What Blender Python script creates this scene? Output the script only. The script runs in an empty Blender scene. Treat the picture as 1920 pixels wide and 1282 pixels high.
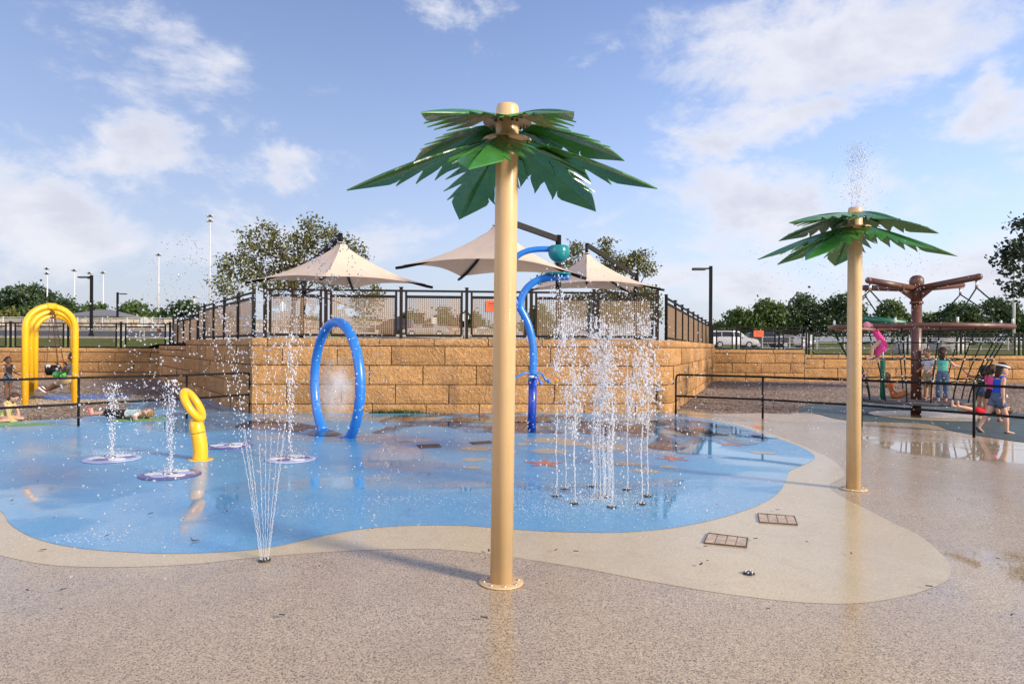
import bpy, bmesh, math, random
import numpy as np
from mathutils import Vector, Matrix, noise as mnoise

R = math.radians
random.seed(7); NP = np.random.RandomState(7)
SC = bpy.context.scene
COL = SC.collection

# ------------------------------------------------------------------ camera
F, CX, HY, EYE, ROLL = 1280.0, 960.0, 650.0, 1.6, R(0.3)
cam = bpy.data.cameras.new('camera'); camo = bpy.data.objects.new('camera', cam); COL.objects.link(camo)
cam.sensor_width = 36; cam.lens = 24; cam.shift_y = 9 / 1920; cam.clip_start = .05; cam.clip_end = 3000
camo.location = (0, 0, EYE); camo.rotation_euler = (R(90), -ROLL, 0)
SC.camera = camo

# ------------------------------------------------------------------ light
SUN_AZ = Vector((.84, -.54)).normalized(); SUN_EL = R(23)
sun = bpy.data.lights.new('sun', 'SUN'); suno = bpy.data.objects.new('sun', sun); COL.objects.link(suno)
sun.energy = 4.2; sun.angle = R(9); sun.color = (1.0, .88, .73)
sd = Vector((SUN_AZ.x * math.cos(SUN_EL), SUN_AZ.y * math.cos(SUN_EL), math.sin(SUN_EL)))
suno.rotation_euler = sd.to_track_quat('Z', 'Y').to_euler(); suno.location = (12, -10, 20)
SC.view_settings.view_transform = 'Standard'; SC.view_settings.look = 'None'
SC.view_settings.exposure = 0.66; SC.view_settings.gamma = 1; SC.view_settings.use_curve_mapping = False
SC.cycles.use_denoising = True
SC.cycles.max_bounces = 7; SC.cycles.transparent_max_bounces = 12
SC.cycles.volume_bounces = 1
try: SC.cycles.denoiser = 'OPENIMAGEDENOISE'
except Exception: pass

W = bpy.data.worlds.new('World'); SC.world = W; W.use_nodes = True
def build_world():
    nt = W.node_tree; N = nt.nodes; L = nt.links; N.clear()
    out = N.new('ShaderNodeOutputWorld')
    sky = N.new('ShaderNodeTexSky'); sky.sky_type = 'NISHITA'; sky.sun_disc = False
    sky.sun_elevation = SUN_EL; sky.sun_rotation = -math.atan2(SUN_AZ.x, SUN_AZ.y)
    sky.air_density = 1.0; sky.dust_density = 1.2; sky.ozone_density = 1.6; sky.altitude = 200
    bg = N.new('ShaderNodeBackground'); bg.inputs[1].default_value = .13
    tn = N.new('ShaderNodeMix'); tn.data_type = 'RGBA'; tn.blend_type = 'MULTIPLY'; tn.inputs[0].default_value = 1; L.new(sky.outputs[0], tn.inputs[6]); tn.inputs[7].default_value = (1.0, .955, 1.10, 1)
    L.new(tn.outputs[2], bg.inputs[0])
    tc = N.new('ShaderNodeTexCoord'); sep = N.new('ShaderNodeSeparateXYZ'); L.new(tc.outputs['Generated'], sep.inputs[0])
    def m(op, a, b=None, c=None, clamp=False):
        n = N.new('ShaderNodeMath'); n.operation = op; n.use_clamp = clamp
        for i, v in enumerate((a, b, c)):
            if v is None: continue
            if isinstance(v, (int, float)): n.inputs[i].default_value = v
            else: L.new(v, n.inputs[i])
        return n.outputs[0]
    def ss(x, lo, hi):
        n = N.new('ShaderNodeMapRange'); n.interpolation_type = 'SMOOTHSTEP'; n.clamp = True
        L.new(x, n.inputs[0]); n.inputs[1].default_value = lo; n.inputs[2].default_value = hi
        return n.outputs[0]
    az = m('ARCTAN2', sep.outputs[0], sep.outputs[1]); el = m('ARCSINE', sep.outputs[2])
    cmb = N.new('ShaderNodeCombineXYZ'); L.new(m('MULTIPLY', sep.outputs[0], 1.0), cmb.inputs[0]); L.new(sep.outputs[1], cmb.inputs[1]); L.new(m('MULTIPLY', sep.outputs[2], 1.7), cmb.inputs[2])
    def nz(scale, detail, rough, dist=0, off=0):
        n = N.new('ShaderNodeTexNoise'); n.inputs['Scale'].default_value = scale; n.inputs['Detail'].default_value = detail
        n.inputs['Roughness'].default_value = rough; n.inputs['Distortion'].default_value = dist
        if off:
            a = N.new('ShaderNodeVectorMath'); a.operation = 'ADD'; L.new(cmb.outputs[0], a.inputs[0]); a.inputs[1].default_value = (off, off * .7, off * 1.3); L.new(a.outputs[0], n.inputs['Vector'])
        else: L.new(cmb.outputs[0], n.inputs['Vector'])
        return n.outputs[0]
    n1 = nz(5.0, 12, .66, .3); n2 = nz(2.1, 3, .5, 0, 3.1); n3 = nz(9, 7, .58, .2, 5.7)
    # cloud banks: (px, py, half width, half height, weight) of the photo turned to azimuth / elevation of the sky
    blobs = [(370, 95, 200, 110, 1.0), (300, 30, 260, 70, .6), (230, 300, 200, 80, 1.15), (330, 320, 120, 50, .8), (570, 325, 160, 80, 1.1), (150, 440, 420, 100, 1.3), (420, 470, 300, 110, 1.0), (640, 450, 260, 80, .75),
             (860, 30, 75, 50, .75), (1110, 430, 160, 70, .6), (1600, 60, 360, 125, 1.35), (1800, 40, 300, 130, 1.0), (1400, 225, 190, 55, 1.1), (1320, 265, 120, 45, 1.1),
             (1860, 210, 150, 85, 1.15), (1470, 400, 280, 95, 1.25), (1640, 350, 110, 40, .8), (1800, 520, 330, 95, 1.2), (1380, 530, 300, 90, 1.0), (420, 225, 60, 30, .55), (1130, 95, 35, 18, .4), (60, 190, 80, 40, .35),
             (-350, 200, 300, 120, .9), (2300, 330, 300, 140, .9)]
    wz = m('SUBTRACT', nz(5.5, 6, .6, 0, 9.3), .5); wy = m('SUBTRACT', nz(6.5, 6, .6, 0, 14.1), .5)
    az = m('ADD', az, m('MULTIPLY', wz, .34)); el = m('ADD', el, m('MULTIPLY', wy, .17))
    M = None
    for (px, py, w, h, wt) in blobs:
        u, v = px - CX, HY - py
        a0 = math.atan2(u, F); e0 = math.atan2(v, math.hypot(F, u)); sa = w / F * math.cos(a0) ** 2; se = h / F * math.cos(a0)
        qa = m('DIVIDE', m('SUBTRACT', az, a0), sa); qe = m('DIVIDE', m('SUBTRACT', el, e0), se)
        q = m('SQRT', m('ADD', m('MULTIPLY', qa, qa), m('MULTIPLY', qe, qe)))
        b = m('MULTIPLY', m('SUBTRACT', 1.12, m('MULTIPLY', q, .72), clamp=True), wt)
        M = b if M is None else m('MAXIMUM', M, b)
    gen = m('MULTIPLY', ss(n2, .50, .66), .55)
    back = ss(sep.outputs[1], .45, .0)          # the same broken cloud goes on all round, by chance instead of by place
    M = m('MAXIMUM', M, m('MULTIPLY', gen, m('ADD', .25, m('MULTIPLY', back, .75))))
    dens = m('ADD', m('MULTIPLY', m('SUBTRACT', n1, .5), 2.9), m('SUBTRACT', m('MULTIPLY', M, 1.12), .45))
    cl = m('MULTIPLY', ss(dens, -.04, .80), .90)
    haze = m('MULTIPLY', m('POWER', m('SUBTRACT', 1.0, m('ABSOLUTE', sep.outputs[2]), clamp=True), 4.6), .95)
    cc = N.new('ShaderNodeMix'); cc.data_type = 'RGBA'
    core = m('MULTIPLY', m('MULTIPLY', ss(dens, .3, .95), ss(n3, .36, .66)), .7)
    L.new(core, cc.inputs[0]); cc.inputs[6].default_value = (.68, .685, .74, 1); cc.inputs[7].default_value = (.48, .495, .585, 1)
    bgc = N.new('ShaderNodeBackground'); L.new(cc.outputs[2], bgc.inputs[0]); bgc.inputs[1].default_value = .82
    bgh = N.new('ShaderNodeBackground'); bgh.inputs[0].default_value = (.545, .585, .69, 1); bgh.inputs[1].default_value = .70
    mx0 = N.new('ShaderNodeMixShader'); L.new(haze, mx0.inputs[0]); L.new(bg.outputs[0], mx0.inputs[1]); L.new(bgh.outputs[0], mx0.inputs[2])
    mx = N.new('ShaderNodeMixShader'); L.new(cl, mx.inputs[0]); L.new(mx0.outputs[0], mx.inputs[1]); L.new(bgc.outputs[0], mx.inputs[2])
    L.new(mx.outputs[0], out.inputs[0])
build_world()

# ------------------------------------------------------------------ photo measurements -> places
def ray(px, py):
    u, v = px - CX, HY - py; c, s = math.cos(ROLL), math.sin(ROLL)
    return Vector((u * c - v * s, F, u * s + v * c)) / F
def G(px, py, z=0.0):
    d = ray(px, py); t = (z - EYE) / d.z
    return Vector((d.x * t, d.y * t, z))
def D(px, py, Y):
    d = ray(px, py)
    return Vector((d.x * Y, Y, EYE + d.z * Y))

# ------------------------------------------------------------------ mesh helpers
class MB:
    def __init__(s): s.v = []; s.f = []; s.sm = []; s.mi = []
    def add(s, vs, fs, smooth=False, mi=0):
        o = len(s.v); s.v += [tuple(x) for x in vs]
        s.f += [tuple(i + o for i in f) for f in fs]; s.sm += [smooth] * len(fs); s.mi += [mi] * len(fs); return s
    def box(s, c, d, rz=0, mi=0):
        x, y, z = d[0] / 2, d[1] / 2, d[2] / 2; ca, sa = math.cos(rz), math.sin(rz); vs = []
        for k in (-z, z):
            for (i, j) in ((-x, -y), (x, -y), (x, y), (-x, y)): vs.append((c[0] + i * ca - j * sa, c[1] + i * sa + j * ca, c[2] + k))
        return s.add(vs, [(3, 2, 1, 0), (4, 5, 6, 7), (0, 1, 5, 4), (1, 2, 6, 5), (2, 3, 7, 6), (3, 0, 4, 7)], mi=mi)
    def bar(s, a, b, w, h, up=(0, 0, 1), mi=0):
        a = Vector(a); b = Vector(b); d = (b - a).normalized(); up = Vector(up)
        if abs(d.dot(up)) > .98: up = Vector((0, 1, 0))
        n = d.cross(up).normalized() * w / 2; u = n.cross(d).normalized() * h / 2; vs = []
        for p in (a, b):
            for (i, j) in ((-1, -1), (1, -1), (1, 1), (-1, 1)): vs.append(p + n * i + u * j)
        return s.add(vs, [(3, 2, 1, 0), (4, 5, 6, 7), (0, 1, 5, 4), (1, 2, 6, 5), (2, 3, 7, 6), (3, 0, 4, 7)], mi=mi)
    def tube(s, pts, r, n=10, cap=True, closed=False, mi=0):
        P = [Vector(p) for p in pts]; k = len(P); rr = r if isinstance(r, (list, tuple)) else [r] * k
        T = []
        for i in range(k):
            if closed: t = P[(i + 1) % k] - P[i - 1]
            else: t = P[min(i + 1, k - 1)] - P[max(i - 1, 0)]
            T.append(t.normalized() if t.length > 1e-9 else Vector((0, 0, 1)))
        ref = Vector((0, 0, 1)) if abs(T[0].z) < .9 else Vector((1, 0, 0))
        u = T[0].cross(ref).normalized(); vs = []
        for i in range(k):
            u = (u - T[i] * u.dot(T[i]))
            u = u.normalized() if u.length > 1e-6 else T[i].orthogonal().normalized()
            w = T[i].cross(u)
            for j in range(n):
                a = 2 * math.pi * j / n; vs.append(P[i] + (u * math.cos(a) + w * math.sin(a)) * rr[i])
        fs = []
        for i in range(k if closed else k - 1):
            a, b = i * n, ((i + 1) % k) * n
            for j in range(n): fs.append((a + j, a + (j + 1) % n, b + (j + 1) % n, b + j))
        s.add(vs, fs, True, mi)
        if cap and not closed:
            o = len(s.v) - len(vs)
            s.f += [tuple(o + j for j in reversed(range(n))), tuple(o + (k - 1) * n + j for j in range(n))]; s.sm += [False, False]; s.mi += [mi, mi]
        return s
    def lathe(s, prof, c=(0, 0, 0), n=24, smooth=True, mi=0):
        vs = []; k = len(prof)
        for (r, z) in prof:
            for j in range(n):
                a = 2 * math.pi * j / n; vs.append((c[0] + r * math.cos(a), c[1] + r * math.sin(a), c[2] + z))
        fs = []
        for i in range(k - 1):
            for j in range(n): fs.append((i * n + j, i * n + (j + 1) % n, (i + 1) * n + (j + 1) % n, (i + 1) * n + j))
        s.add(vs, fs, smooth, mi); o = len(s.v) - len(vs)
        if prof[0][0] > 1e-4: s.f.append(tuple(o + j for j in reversed(range(n)))); s.sm.append(False); s.mi.append(mi)
        if prof[-1][0] > 1e-4: s.f.append(tuple(o + (k - 1) * n + j for j in range(n))); s.sm.append(False); s.mi.append(mi)
        return s
    def ball(s, c, r, n=10, m=7, mi=0, axes=None):
        rx, ry, rz = (r, r, r) if isinstance(r, (int, float)) else r
        X, Y, Z = axes or (Vector((1, 0, 0)), Vector((0, 1, 0)), Vector((0, 0, 1))); c = Vector(c); vs = [c - Z * rz]; fs = []
        for i in range(1, m):
            t = math.pi * i / m
            for j in range(n):
                a = 2 * math.pi * j / n; vs.append(c + X * (rx * math.sin(t) * math.cos(a)) + Y * (ry * math.sin(t) * math.sin(a)) - Z * (rz * math.cos(t)))
        vs.append(c + Z * rz); e = len(vs) - 1
        for j in range(n): fs.append((0, 1 + (j + 1) % n, 1 + j)); fs.append((e, 1 + (m - 2) * n + j, 1 + (m - 2) * n + (j + 1) % n))
        for i in range(m - 2):
            for j in range(n):
                a, b = 1 + i * n, 1 + (i + 1) * n; fs.append((a + j, a + (j + 1) % n, b + (j + 1) % n, b + j))
        return s.add(vs, fs, True, mi)
    def cap2(s, a, b, ra, rb, n=10):      # tapered capsule
        a = Vector(a); b = Vector(b); d = (b - a); L = d.length or 1e-4; d /= L; pts = []; rr = []
        for t in (80, 50, 20): pts.append(a - d * ra * math.sin(R(t))); rr.append(ra * math.cos(R(t)))
        for t in (0, .33, .66, 1): pts.append(a + d * L * t); rr.append(ra + (rb - ra) * t)
        for t in (20, 50, 80): pts.append(b + d * rb * math.sin(R(t))); rr.append(rb * math.cos(R(t)))
        return s.tube(pts, rr, n)
    def loft(s, rings, cap=True, mi=0):   # rings: list of equal-length point loops
        n = len(rings[0]); vs = [p for r in rings for p in r]; fs = []
        for i in range(len(rings) - 1):
            for j in range(n): fs.append((i * n + j, i * n + (j + 1) % n, (i + 1) * n + (j + 1) % n, (i + 1) * n + j))
        s.add(vs, fs, True, mi)
        if cap:
            o = len(s.v) - len(vs); k = len(rings) - 1
            s.f += [tuple(o + j for j in reversed(range(n))), tuple(o + k * n + j for j in range(n))]; s.sm += [True, True]; s.mi += [mi, mi]
        return s
    def prism(s, poly, z0, z1, mi=0):
        n = len(poly); vs = [(p[0], p[1], z0) for p in poly] + [(p[0], p[1], z1) for p in poly]
        fs = [tuple(reversed(range(n))), tuple(range(n, 2 * n))] + [(i, (i + 1) % n, n + (i + 1) % n, n + i) for i in range(n)]
        return s.add(vs, fs, mi=mi)
    def mesh(s, name, mats):
        me = bpy.data.meshes.new(name); me.from_pydata(s.v, [], s.f)
        me.polygons.foreach_set('use_smooth', s.sm); me.polygons.foreach_set('material_index', s.mi)
        for m_ in (mats if isinstance(mats, (list, tuple)) else [mats]): me.materials.append(m_)
        me.update(); return me
    def build(s, name, mats, parent=None, **tags):
        return link(name, s.mesh(name, mats), parent, **tags)

def link(name, data, parent=None, loc=None, rot=None, label=None, cat=None, group=None, kind=None):
    o = bpy.data.objects.new(name, data); COL.objects.link(o)
    if parent is not None: o.parent = parent; 
    if loc is not None: o.location = loc
    if rot is not None: o.rotation_euler = rot
    if label: o['label'] = label
    if cat: o['category'] = cat
    if group: o['group'] = group
    if kind: o['kind'] = kind
    return o
def thing(name, label, cat, loc=(0, 0, 0), rz=0, group=None):
    return link(name, None, None, loc, (0, 0, rz), label, cat, group)
def copy_tree(o, parent=None):
    c = o.copy(); COL.objects.link(c); c.parent = parent
    for ch in list(o.children): copy_tree(ch, c)
    return c
def catmull(P, closed=False, k=6):
    P = [Vector(p) for p in P]; n = len(P); out = []
    for i in range(n if closed else n - 1):
        g = (lambda j: P[j % n]) if closed else (lambda j: P[max(0, min(n - 1, j))])
        a, b, c, d = g(i - 1), g(i), g(i + 1), g(i + 2)
        for q in range(k):
            t = q / k; out.append(.5 * ((2 * b) + (c - a) * t + (2 * a - 5 * b + 4 * c - d) * t * t + (3 * b - a - 3 * c + d) * t ** 3))
    if not closed: out.append(P[-1])
    return out
def sheet(name, poly, z, mat, **tags):
    bm = bmesh.new(); vs = [bm.verts.new((p[0], p[1], z)) for p in poly]; f = bm.faces.new(vs); f.normal_update()
    if f.normal.z < 0: f.normal_flip()
    bmesh.ops.triangulate(bm, faces=bm.faces[:]); me = bpy.data.meshes.new(name); bm.to_mesh(me); bm.free(); me.materials.append(mat)
    return link(name, me, tags.pop('parent', None), **tags)

# ------------------------------------------------------------------ materials
class Mat:
    def __init__(s, name):
        s.m = bpy.data.materials.new(name); s.m.use_nodes = True; s.nt = s.m.node_tree; s.N = s.nt.nodes; s.L = s.nt.links
        s.b = s.N['Principled BSDF']; g = s.N.new('ShaderNodeNewGeometry'); s.pos = g.outputs['Position']; s.geo = g
    def set(s, **k):
        for a, v in k.items(): s.b.inputs[a.replace('_', ' ')].default_value = v
        return s
    def noise(s, scale, detail=3, rough=.5, vec=None, dist=0, col=False):
        n = s.N.new('ShaderNodeTexNoise'); n.inputs['Scale'].default_value = scale; n.inputs['Detail'].default_value = detail; n.inputs['Roughness'].default_value = rough; n.inputs['Distortion'].default_value = dist
        s.L.new(vec or s.pos, n.inputs['Vector']); return n.outputs[1 if col else 0]
    def vor(s, scale, out='Color', feature='F1', vec=None):
        n = s.N.new('ShaderNodeTexVoronoi'); n.feature = feature; n.inputs['Scale'].default_value = scale; s.L.new(vec or s.pos, n.inputs['Vector']); return n.outputs[out]
    def scalev(s, v):
        n = s.N.new('ShaderNodeVectorMath'); n.operation = 'MULTIPLY'; s.L.new(s.pos, n.inputs[0]); n.inputs[1].default_value = v; return n.outputs[0]
    def ramp(s, x, stops, const=False):
        n = s.N.new('ShaderNodeValToRGB'); s.L.new(x, n.inputs[0]); e = n.color_ramp.elements
        if const: n.color_ramp.interpolation = 'CONSTANT'
        while len(e) < len(stops): e.new(.5)
        for el_, (p, c) in zip(e, stops):
            el_.position = p; el_.color = (c, c, c, 1) if isinstance(c, (int, float)) else (*c, 1)
        return n.outputs[0]
    def mix(s, f, a, b, mode='MIX'):
        n = s.N.new('ShaderNodeMix'); n.data_type = 'RGBA'; n.blend_type = mode
        for i, v in ((0, f), (6, a), (7, b)):
            if isinstance(v, (int, float)): n.inputs[i].default_value = v
            elif isinstance(v, tuple): n.inputs[i].default_value = (*v, 1)
            else: s.L.new(v, n.inputs[i])
        return n.outputs[2]
    def math(s, op, a, b=0., clamp=False):
        n = s.N.new('ShaderNodeMath'); n.operation = op; n.use_clamp = clamp
        for i, v in enumerate((a, b)):
            if isinstance(v, (int, float)): n.inputs[i].default_value = v
            else: s.L.new(v, n.inputs[i])
        return n.outputs[0]
    def col(s, x): s.L.new(x, s.b.inputs['Base Color']); return s
    def rough(s, x): s.L.new(x, s.b.inputs['Roughness']); return s
    def bump(s, h, strength=.3, dist=.01):
        n = s.N.new('ShaderNodeBump'); n.inputs['Strength'].default_value = strength; n.inputs['Distance'].default_value = dist
        s.L.new(h, n.inputs['Height']); s.L.new(n.outputs[0], s.b.inputs['Normal']); return s

def paint(name, c, rough=.35, var=.12, scale=6, bump=.0, metallic=0., spec=.5):
    q = Mat(name); q.set(Roughness=rough, Metallic=metallic, Specular_IOR_Level=spec)
    d = tuple(x * (1 - var) for x in c); l = tuple(min(1, x * (1 + var)) for x in c)
    q.col(q.ramp(q.noise(scale, 5, .6), [(.3, d), (.7, l)]))
    q.rough(q.ramp(q.noise(scale * 2.3, 4), [(.3, max(.02, rough - .08)), (.7, min(1, rough + .12))]))
    if bump: q.bump(q.noise(scale * 25, 3), bump, .004)
    return q.m
M = {}
# --- wet coloured rubber surfacing: fine granules, a broken film of water
def rubber(name, cols, gscale, wet_lo, wet_hi, spec=.5, tint=None, pud=None):
    q = Mat(name); q.set(Specular_IOR_Level=spec, IOR=1.4)
    v = q.N.new('ShaderNodeSeparateColor'); q.L.new(q.vor(gscale), v.inputs[0])
    base = q.ramp(v.outputs[0], [(i / (len(cols) - 1) if len(cols) > 1 else 0, c) for i, c in enumerate(cols)])
    big = q.noise(.55, 5, .6)
    base = q.mix(q.math('MULTIPLY', q.ramp(big, [(.35, 0), (.68, 1)]), .34), base, tint or tuple(x * .7 for x in cols[0]))
    base = q.mix(q.math('MULTIPLY', q.ramp(q.noise(2.7, 6, .7, None, .8), [(.50, 0), (.66, 1)]), .22), base, tuple(x * .78 for x in (tint or cols[0])))
    q.col(base)
    film = q.noise(1, 5, .62, q.scalev((.55, .26, 1)), .4)
    r = q.ramp(film, [(.30, wet_lo), (.66, wet_hi)])
    if pud:
        p = q.ramp(q.noise(1, 4, .6, q.scalev(pud[0]), .5), [(pud[1], 1), (pud[1] + .06, 0)])
        r = q.mix(p, r, (.035, .035, .035))
        h = q.math('MULTIPLY', q.vor(gscale, 'Distance'), q.math('SUBTRACT', 1.0, q.math('MULTIPLY', p, .97)))
        q.bump(h, .22, .0010)
    else: q.bump(q.vor(gscale, 'Distance'), .22, .0010)
    q.rough(r); return q.m
M['tan'] = rubber('tan_rubber', [(.085, .058, .036), (.39, .29, .185), (.55, .425, .275), (.65, .515, .34)], 165, .11, .30, .75, (.29, .205, .13), ((.30, .34, 1), .40))
M['sand'] = rubber('sand_rubber', [(.44, .34, .195), (.60, .48, .295), (.67, .55, .355)], 170, .11, .30, .75, (.42, .32, .195))
M['blue'] = rubber('blue_rubber', [(.08, .25, .42), (.13, .355, .53), (.18, .43, .61)], 130, .17, .40, .6, (.055, .20, .50), ((.22, .30, 1), .44))
M['greengrey'] = rubber('green_grey_rubber', [(.05, .075, .075), (.085, .12, .115), (.11, .145, .135)], 110, .4, .7, .35)
M['palegreen'] = rubber('pale_green_rubber', [(.20, .34, .25), (.27, .42, .32)], 110, .4, .7, .35)
M['pebble'] = rubber('pebble_marking', [(.32, .32, .27), (.43, .42, .36)], 110, .12, .35, .55)
M['coral'] = rubber('coral_marking', [(.44, .13, .08), (.54, .19, .12)], 110, .12, .35, .55)
M['lime'] = rubber('lime_marking', [(.16, .34, .12), (.24, .44, .18)], 110, .4, .7, .35)
M['playblue'] = rubber('play_blue_rubber', [(.045, .15, .45), (.08, .22, .56)], 110, .35, .6, .4)
def mulch():
    q = Mat('wood_mulch'); q.set(Roughness=.95, Specular_IOR_Level=.15)
    v = q.N.new('ShaderNodeSeparateColor'); q.L.new(q.vor(26, vec=q.scalev((1, .55, 1))), v.inputs[0])
    q.col(q.mix(.35, q.ramp(v.outputs[0], [(0, (.08, .055, .04)), (.4, (.24, .17, .125)), (.8, (.42, .32, .245)), (1, (.55, .45, .37))]), q.ramp(q.noise(.5, 4), [(.3, (.17, .125, .095)), (.7, (.38, .30, .245))])))
    q.bump(q.vor(26, 'Distance'), 1, .03); return q.m
M['mulch'] = mulch()
def stone(name, lo, mid, hi, streak=.5):
    q = Mat(name); q.set(Roughness=.9, Specular_IOR_Level=.25)
    oi = q.N.new('ShaderNodeObjectInfo')
    c = q.ramp(q.noise(2.6, 6, .65), [(.25, lo), (.5, mid), (.78, hi)])
    c = q.mix(.5, c, q.ramp(q.noise(38, 4, .7), [(.3, tuple(x * .62 for x in mid)), (.7, tuple(min(1, x * 1.2) for x in hi))]), 'MIX')
    c = q.mix(q.math('MULTIPLY', oi.outputs['Random'], .42), c, tuple(x * .60 for x in lo))
    st = q.ramp(q.noise(1, 4, .6, q.scalev((1.3, 1.3, .22))), [(.56, 0), (.72, 1)])
    c = q.mix(q.math('MULTIPLY', st, streak), c, (.13, .095, .07))
    q.col(c)
    w = q.N.new('ShaderNodeTexNoise'); w.inputs['Scale'].default_value = 5.5; w.inputs['Detail'].default_value = 7; w.inputs['Roughness'].default_value = .62; w.inputs['Distortion'].default_value = 2.2; q.L.new(q.pos, w.inputs['Vector'])
    q.bump(w.outputs[0], 1.0, .10); return q.m
M['stone'] = stone('split_face_stone', (.37, .185, .07), (.52, .275, .105), (.62, .36, .155))
M['cap'] = stone('cap_stone', (.44, .225, .09), (.55, .30, .125), (.63, .375, .17), .25)
M['joint'] = paint('dark_joint', (.022, .014, .010), .95)
def trunkm():
    q = Mat('cream_powder_coat'); q.set(Roughness=.3, Specular_IOR_Level=.5)
    st = q.ramp(q.noise(1, 5, .65, q.scalev((26, 26, .9))), [(.48, 0), (.75, 1)])
    c = q.mix(q.math('MULTIPLY', st, .30), q.ramp(q.noise(3, 5), [(.3, (.56, .385, .195)), (.7, (.62, .43, .22))]), (.70, .60, .44))
    sp = q.ramp(q.noise(46, 3, .6), [(.70, 0), (.76, 1)]); c = q.mix(q.math('MULTIPLY', sp, .35), c, (.75, .68, .56)); q.col(c)
    q.rough(q.ramp(q.noise(5, 4), [(.3, .22), (.7, .42)])); return q.m
M['trunk'] = trunkm()
M['frond'] = paint('green_frond_paint', (.045, .18, .03), .22, .2, 5, spec=.6)
M['blue_tube'] = paint('sky_blue_powder_coat', (.02, .17, .55), .28, .08, 4)
M['blue_pole'] = paint('deep_blue_powder_coat', (.012, .05, .36), .28, .08, 4)
M['teal'] = paint('teal_plastic', (.012, .20, .215), .22, .08, 5)
M['yellow'] = paint('yellow_powder_coat', (.80, .42, .012), .33, .06, 5)
M['black'] = paint('black_powder_coat', (.010, .009, .009), .5, .2, 9, spec=.14)
M['brownsteel'] = paint('dark_brown_powder_coat', (.024, .016, .012), .55, .2, 9, spec=.14)
M['perf'] = paint('tan_perforated_plate', (.25, .165, .095), .6, .1, 6)
M['wire'] = paint('black_wire', (.02, .018, .017), .7, .1, spec=.15)
M['rust'] = paint('rust_brown_paint', (.105, .042, .026), .4, .18, 4)
M['steel'] = paint('stainless_steel', (.62, .60, .57), .3, .1, 12, metallic=1.0)
M['rope'] = paint('dark_green_rope', (.012, .026, .02), .9, .2, 40, spec=.1)
M['green_tube'] = paint('green_plastic', (.012, .12, .065), .35, .1)
M['clip'] = paint('pale_clip', (.55, .56, .55), .4, .1)
M['white'] = paint('white_plastic', (.78, .77, .74), .4, .05)
M['concrete'] = paint('pale_concrete', (.42, .39, .35), .85, .12, 5, bump=.3)
M['asphalt'] = paint('asphalt', (.13, .125, .125), .9, .15, 3, bump=.3)
M['galv'] = paint('galvanised_pole', (.50, .50, .50), .5, .08)
M['drain'] = paint('bronze_drain', (.50, .37, .25), .45, .3, 12)
M['drain_dark'] = paint('dark_drain', (.10, .06, .04), .5, .3, 12)
M['darkmetal'] = paint('dark_nozzle', (.03, .03, .033), .35, .2, 12)
M['orange'] = paint('orange_sign', (.75, .13, .035), .5, .05)
M['ink'] = paint('black_ink', (.03, .02, .02), .6, .1)
M['tyre'] = paint('tyre_rubber', (.02, .02, .02), .8, .2)
M['violet'] = paint('violet_pad', (.11, .10, .25), .3, .25, 9)
M['lavender'] = paint('lavender_pad', (.40, .43, .60), .3, .12, 9)
def fabric(name, c, trans=.25, rough=.85):
    q = Mat(name); q.set(Roughness=rough, Specular_IOR_Level=.15); q.col(q.ramp(q.noise(1.6, 5, .6), [(.3, tuple(x * .86 for x in c)), (.7, c)]))
    q.bump(q.noise(240, 2), .15, .002)
    if trans:
        t = q.N.new('ShaderNodeBsdfTranslucent'); t.inputs[0].default_value = (*c, 1); mx = q.N.new('ShaderNodeMixShader'); mx.inputs[0].default_value = trans
        q.L.new(q.b.outputs[0], mx.inputs[1]); q.L.new(t.outputs[0], mx.inputs[2]); q.L.new(mx.outputs[0], q.N['Material Output'].inputs[0])
    return q.m
M['canopy'] = fabric('sand_shade_fabric', (.72, .575, .45), .14)
def leafm(name, lo, hi, trans=.3):
    q = Mat(name); q.set(Roughness=.55, Specular_IOR_Level=.35)
    oi = q.N.new('ShaderNodeObjectInfo')
    c = q.ramp(q.noise(.9, 4, .6), [(.3, lo), (.7, hi)])
    c = q.mix(.45, c, q.ramp(q.noise(9, 3, .6), [(.3, tuple(x * .6 for x in lo)), (.7, tuple(min(1, x * 1.35) for x in hi))]))
    c = q.mix(q.math('MULTIPLY', oi.outputs['Random'], .25), c, tuple(x * .55 for x in lo))
    q.col(c)
    t = q.N.new('ShaderNodeBsdfTranslucent'); q.L.new(c, t.inputs[0]); mx = q.N.new('ShaderNodeMixShader'); mx.inputs[0].default_value = trans
    q.L.new(q.b.outputs[0], mx.inputs[1]); q.L.new(t.outputs[0], mx.inputs[2]); q.L.new(mx.outputs[0], q.N['Material Output'].inputs[0]); return q.m
M['leaf'] = leafm('mid_green_leaves', (.045, .085, .022), (.12, .18, .045))
M['leaf_dark'] = leafm('dark_green_leaves', (.025, .055, .02), (.075, .12, .04))
M['leaf_yellow'] = leafm('yellow_green_leaves', (.09, .10, .02), (.18, .18, .04))
M['leaf_olive'] = leafm('olive_brown_leaves', (.075, .085, .02), (.20, .19, .05))
M['leaf_maple'] = leafm('maple_leaves', (.014, .028, .014), (.035, .055, .022), .15)
M['bark'] = paint('grey_brown_bark', (.09, .065, .048), .95, .3, 8, bump=.6)
def grassm():
    q = Mat('lawn'); q.set(Roughness=.9, Specular_IOR_Level=.15)
    q.col(q.mix(.5, q.ramp(q.noise(.35, 5, .6), [(.3, (.13, .15, .03)), (.7, (.26, .26, .065))]), q.ramp(q.noise(14, 3), [(.3, (.08, .11, .022)), (.7, (.26, .28, .075))])))
    q.bump(q.noise(40, 3), .8, .03); return q.m
M['grass'] = grassm()
M['blade'] = leafm('grass_blades', (.07, .10, .02), (.18, .20, .05))
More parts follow.
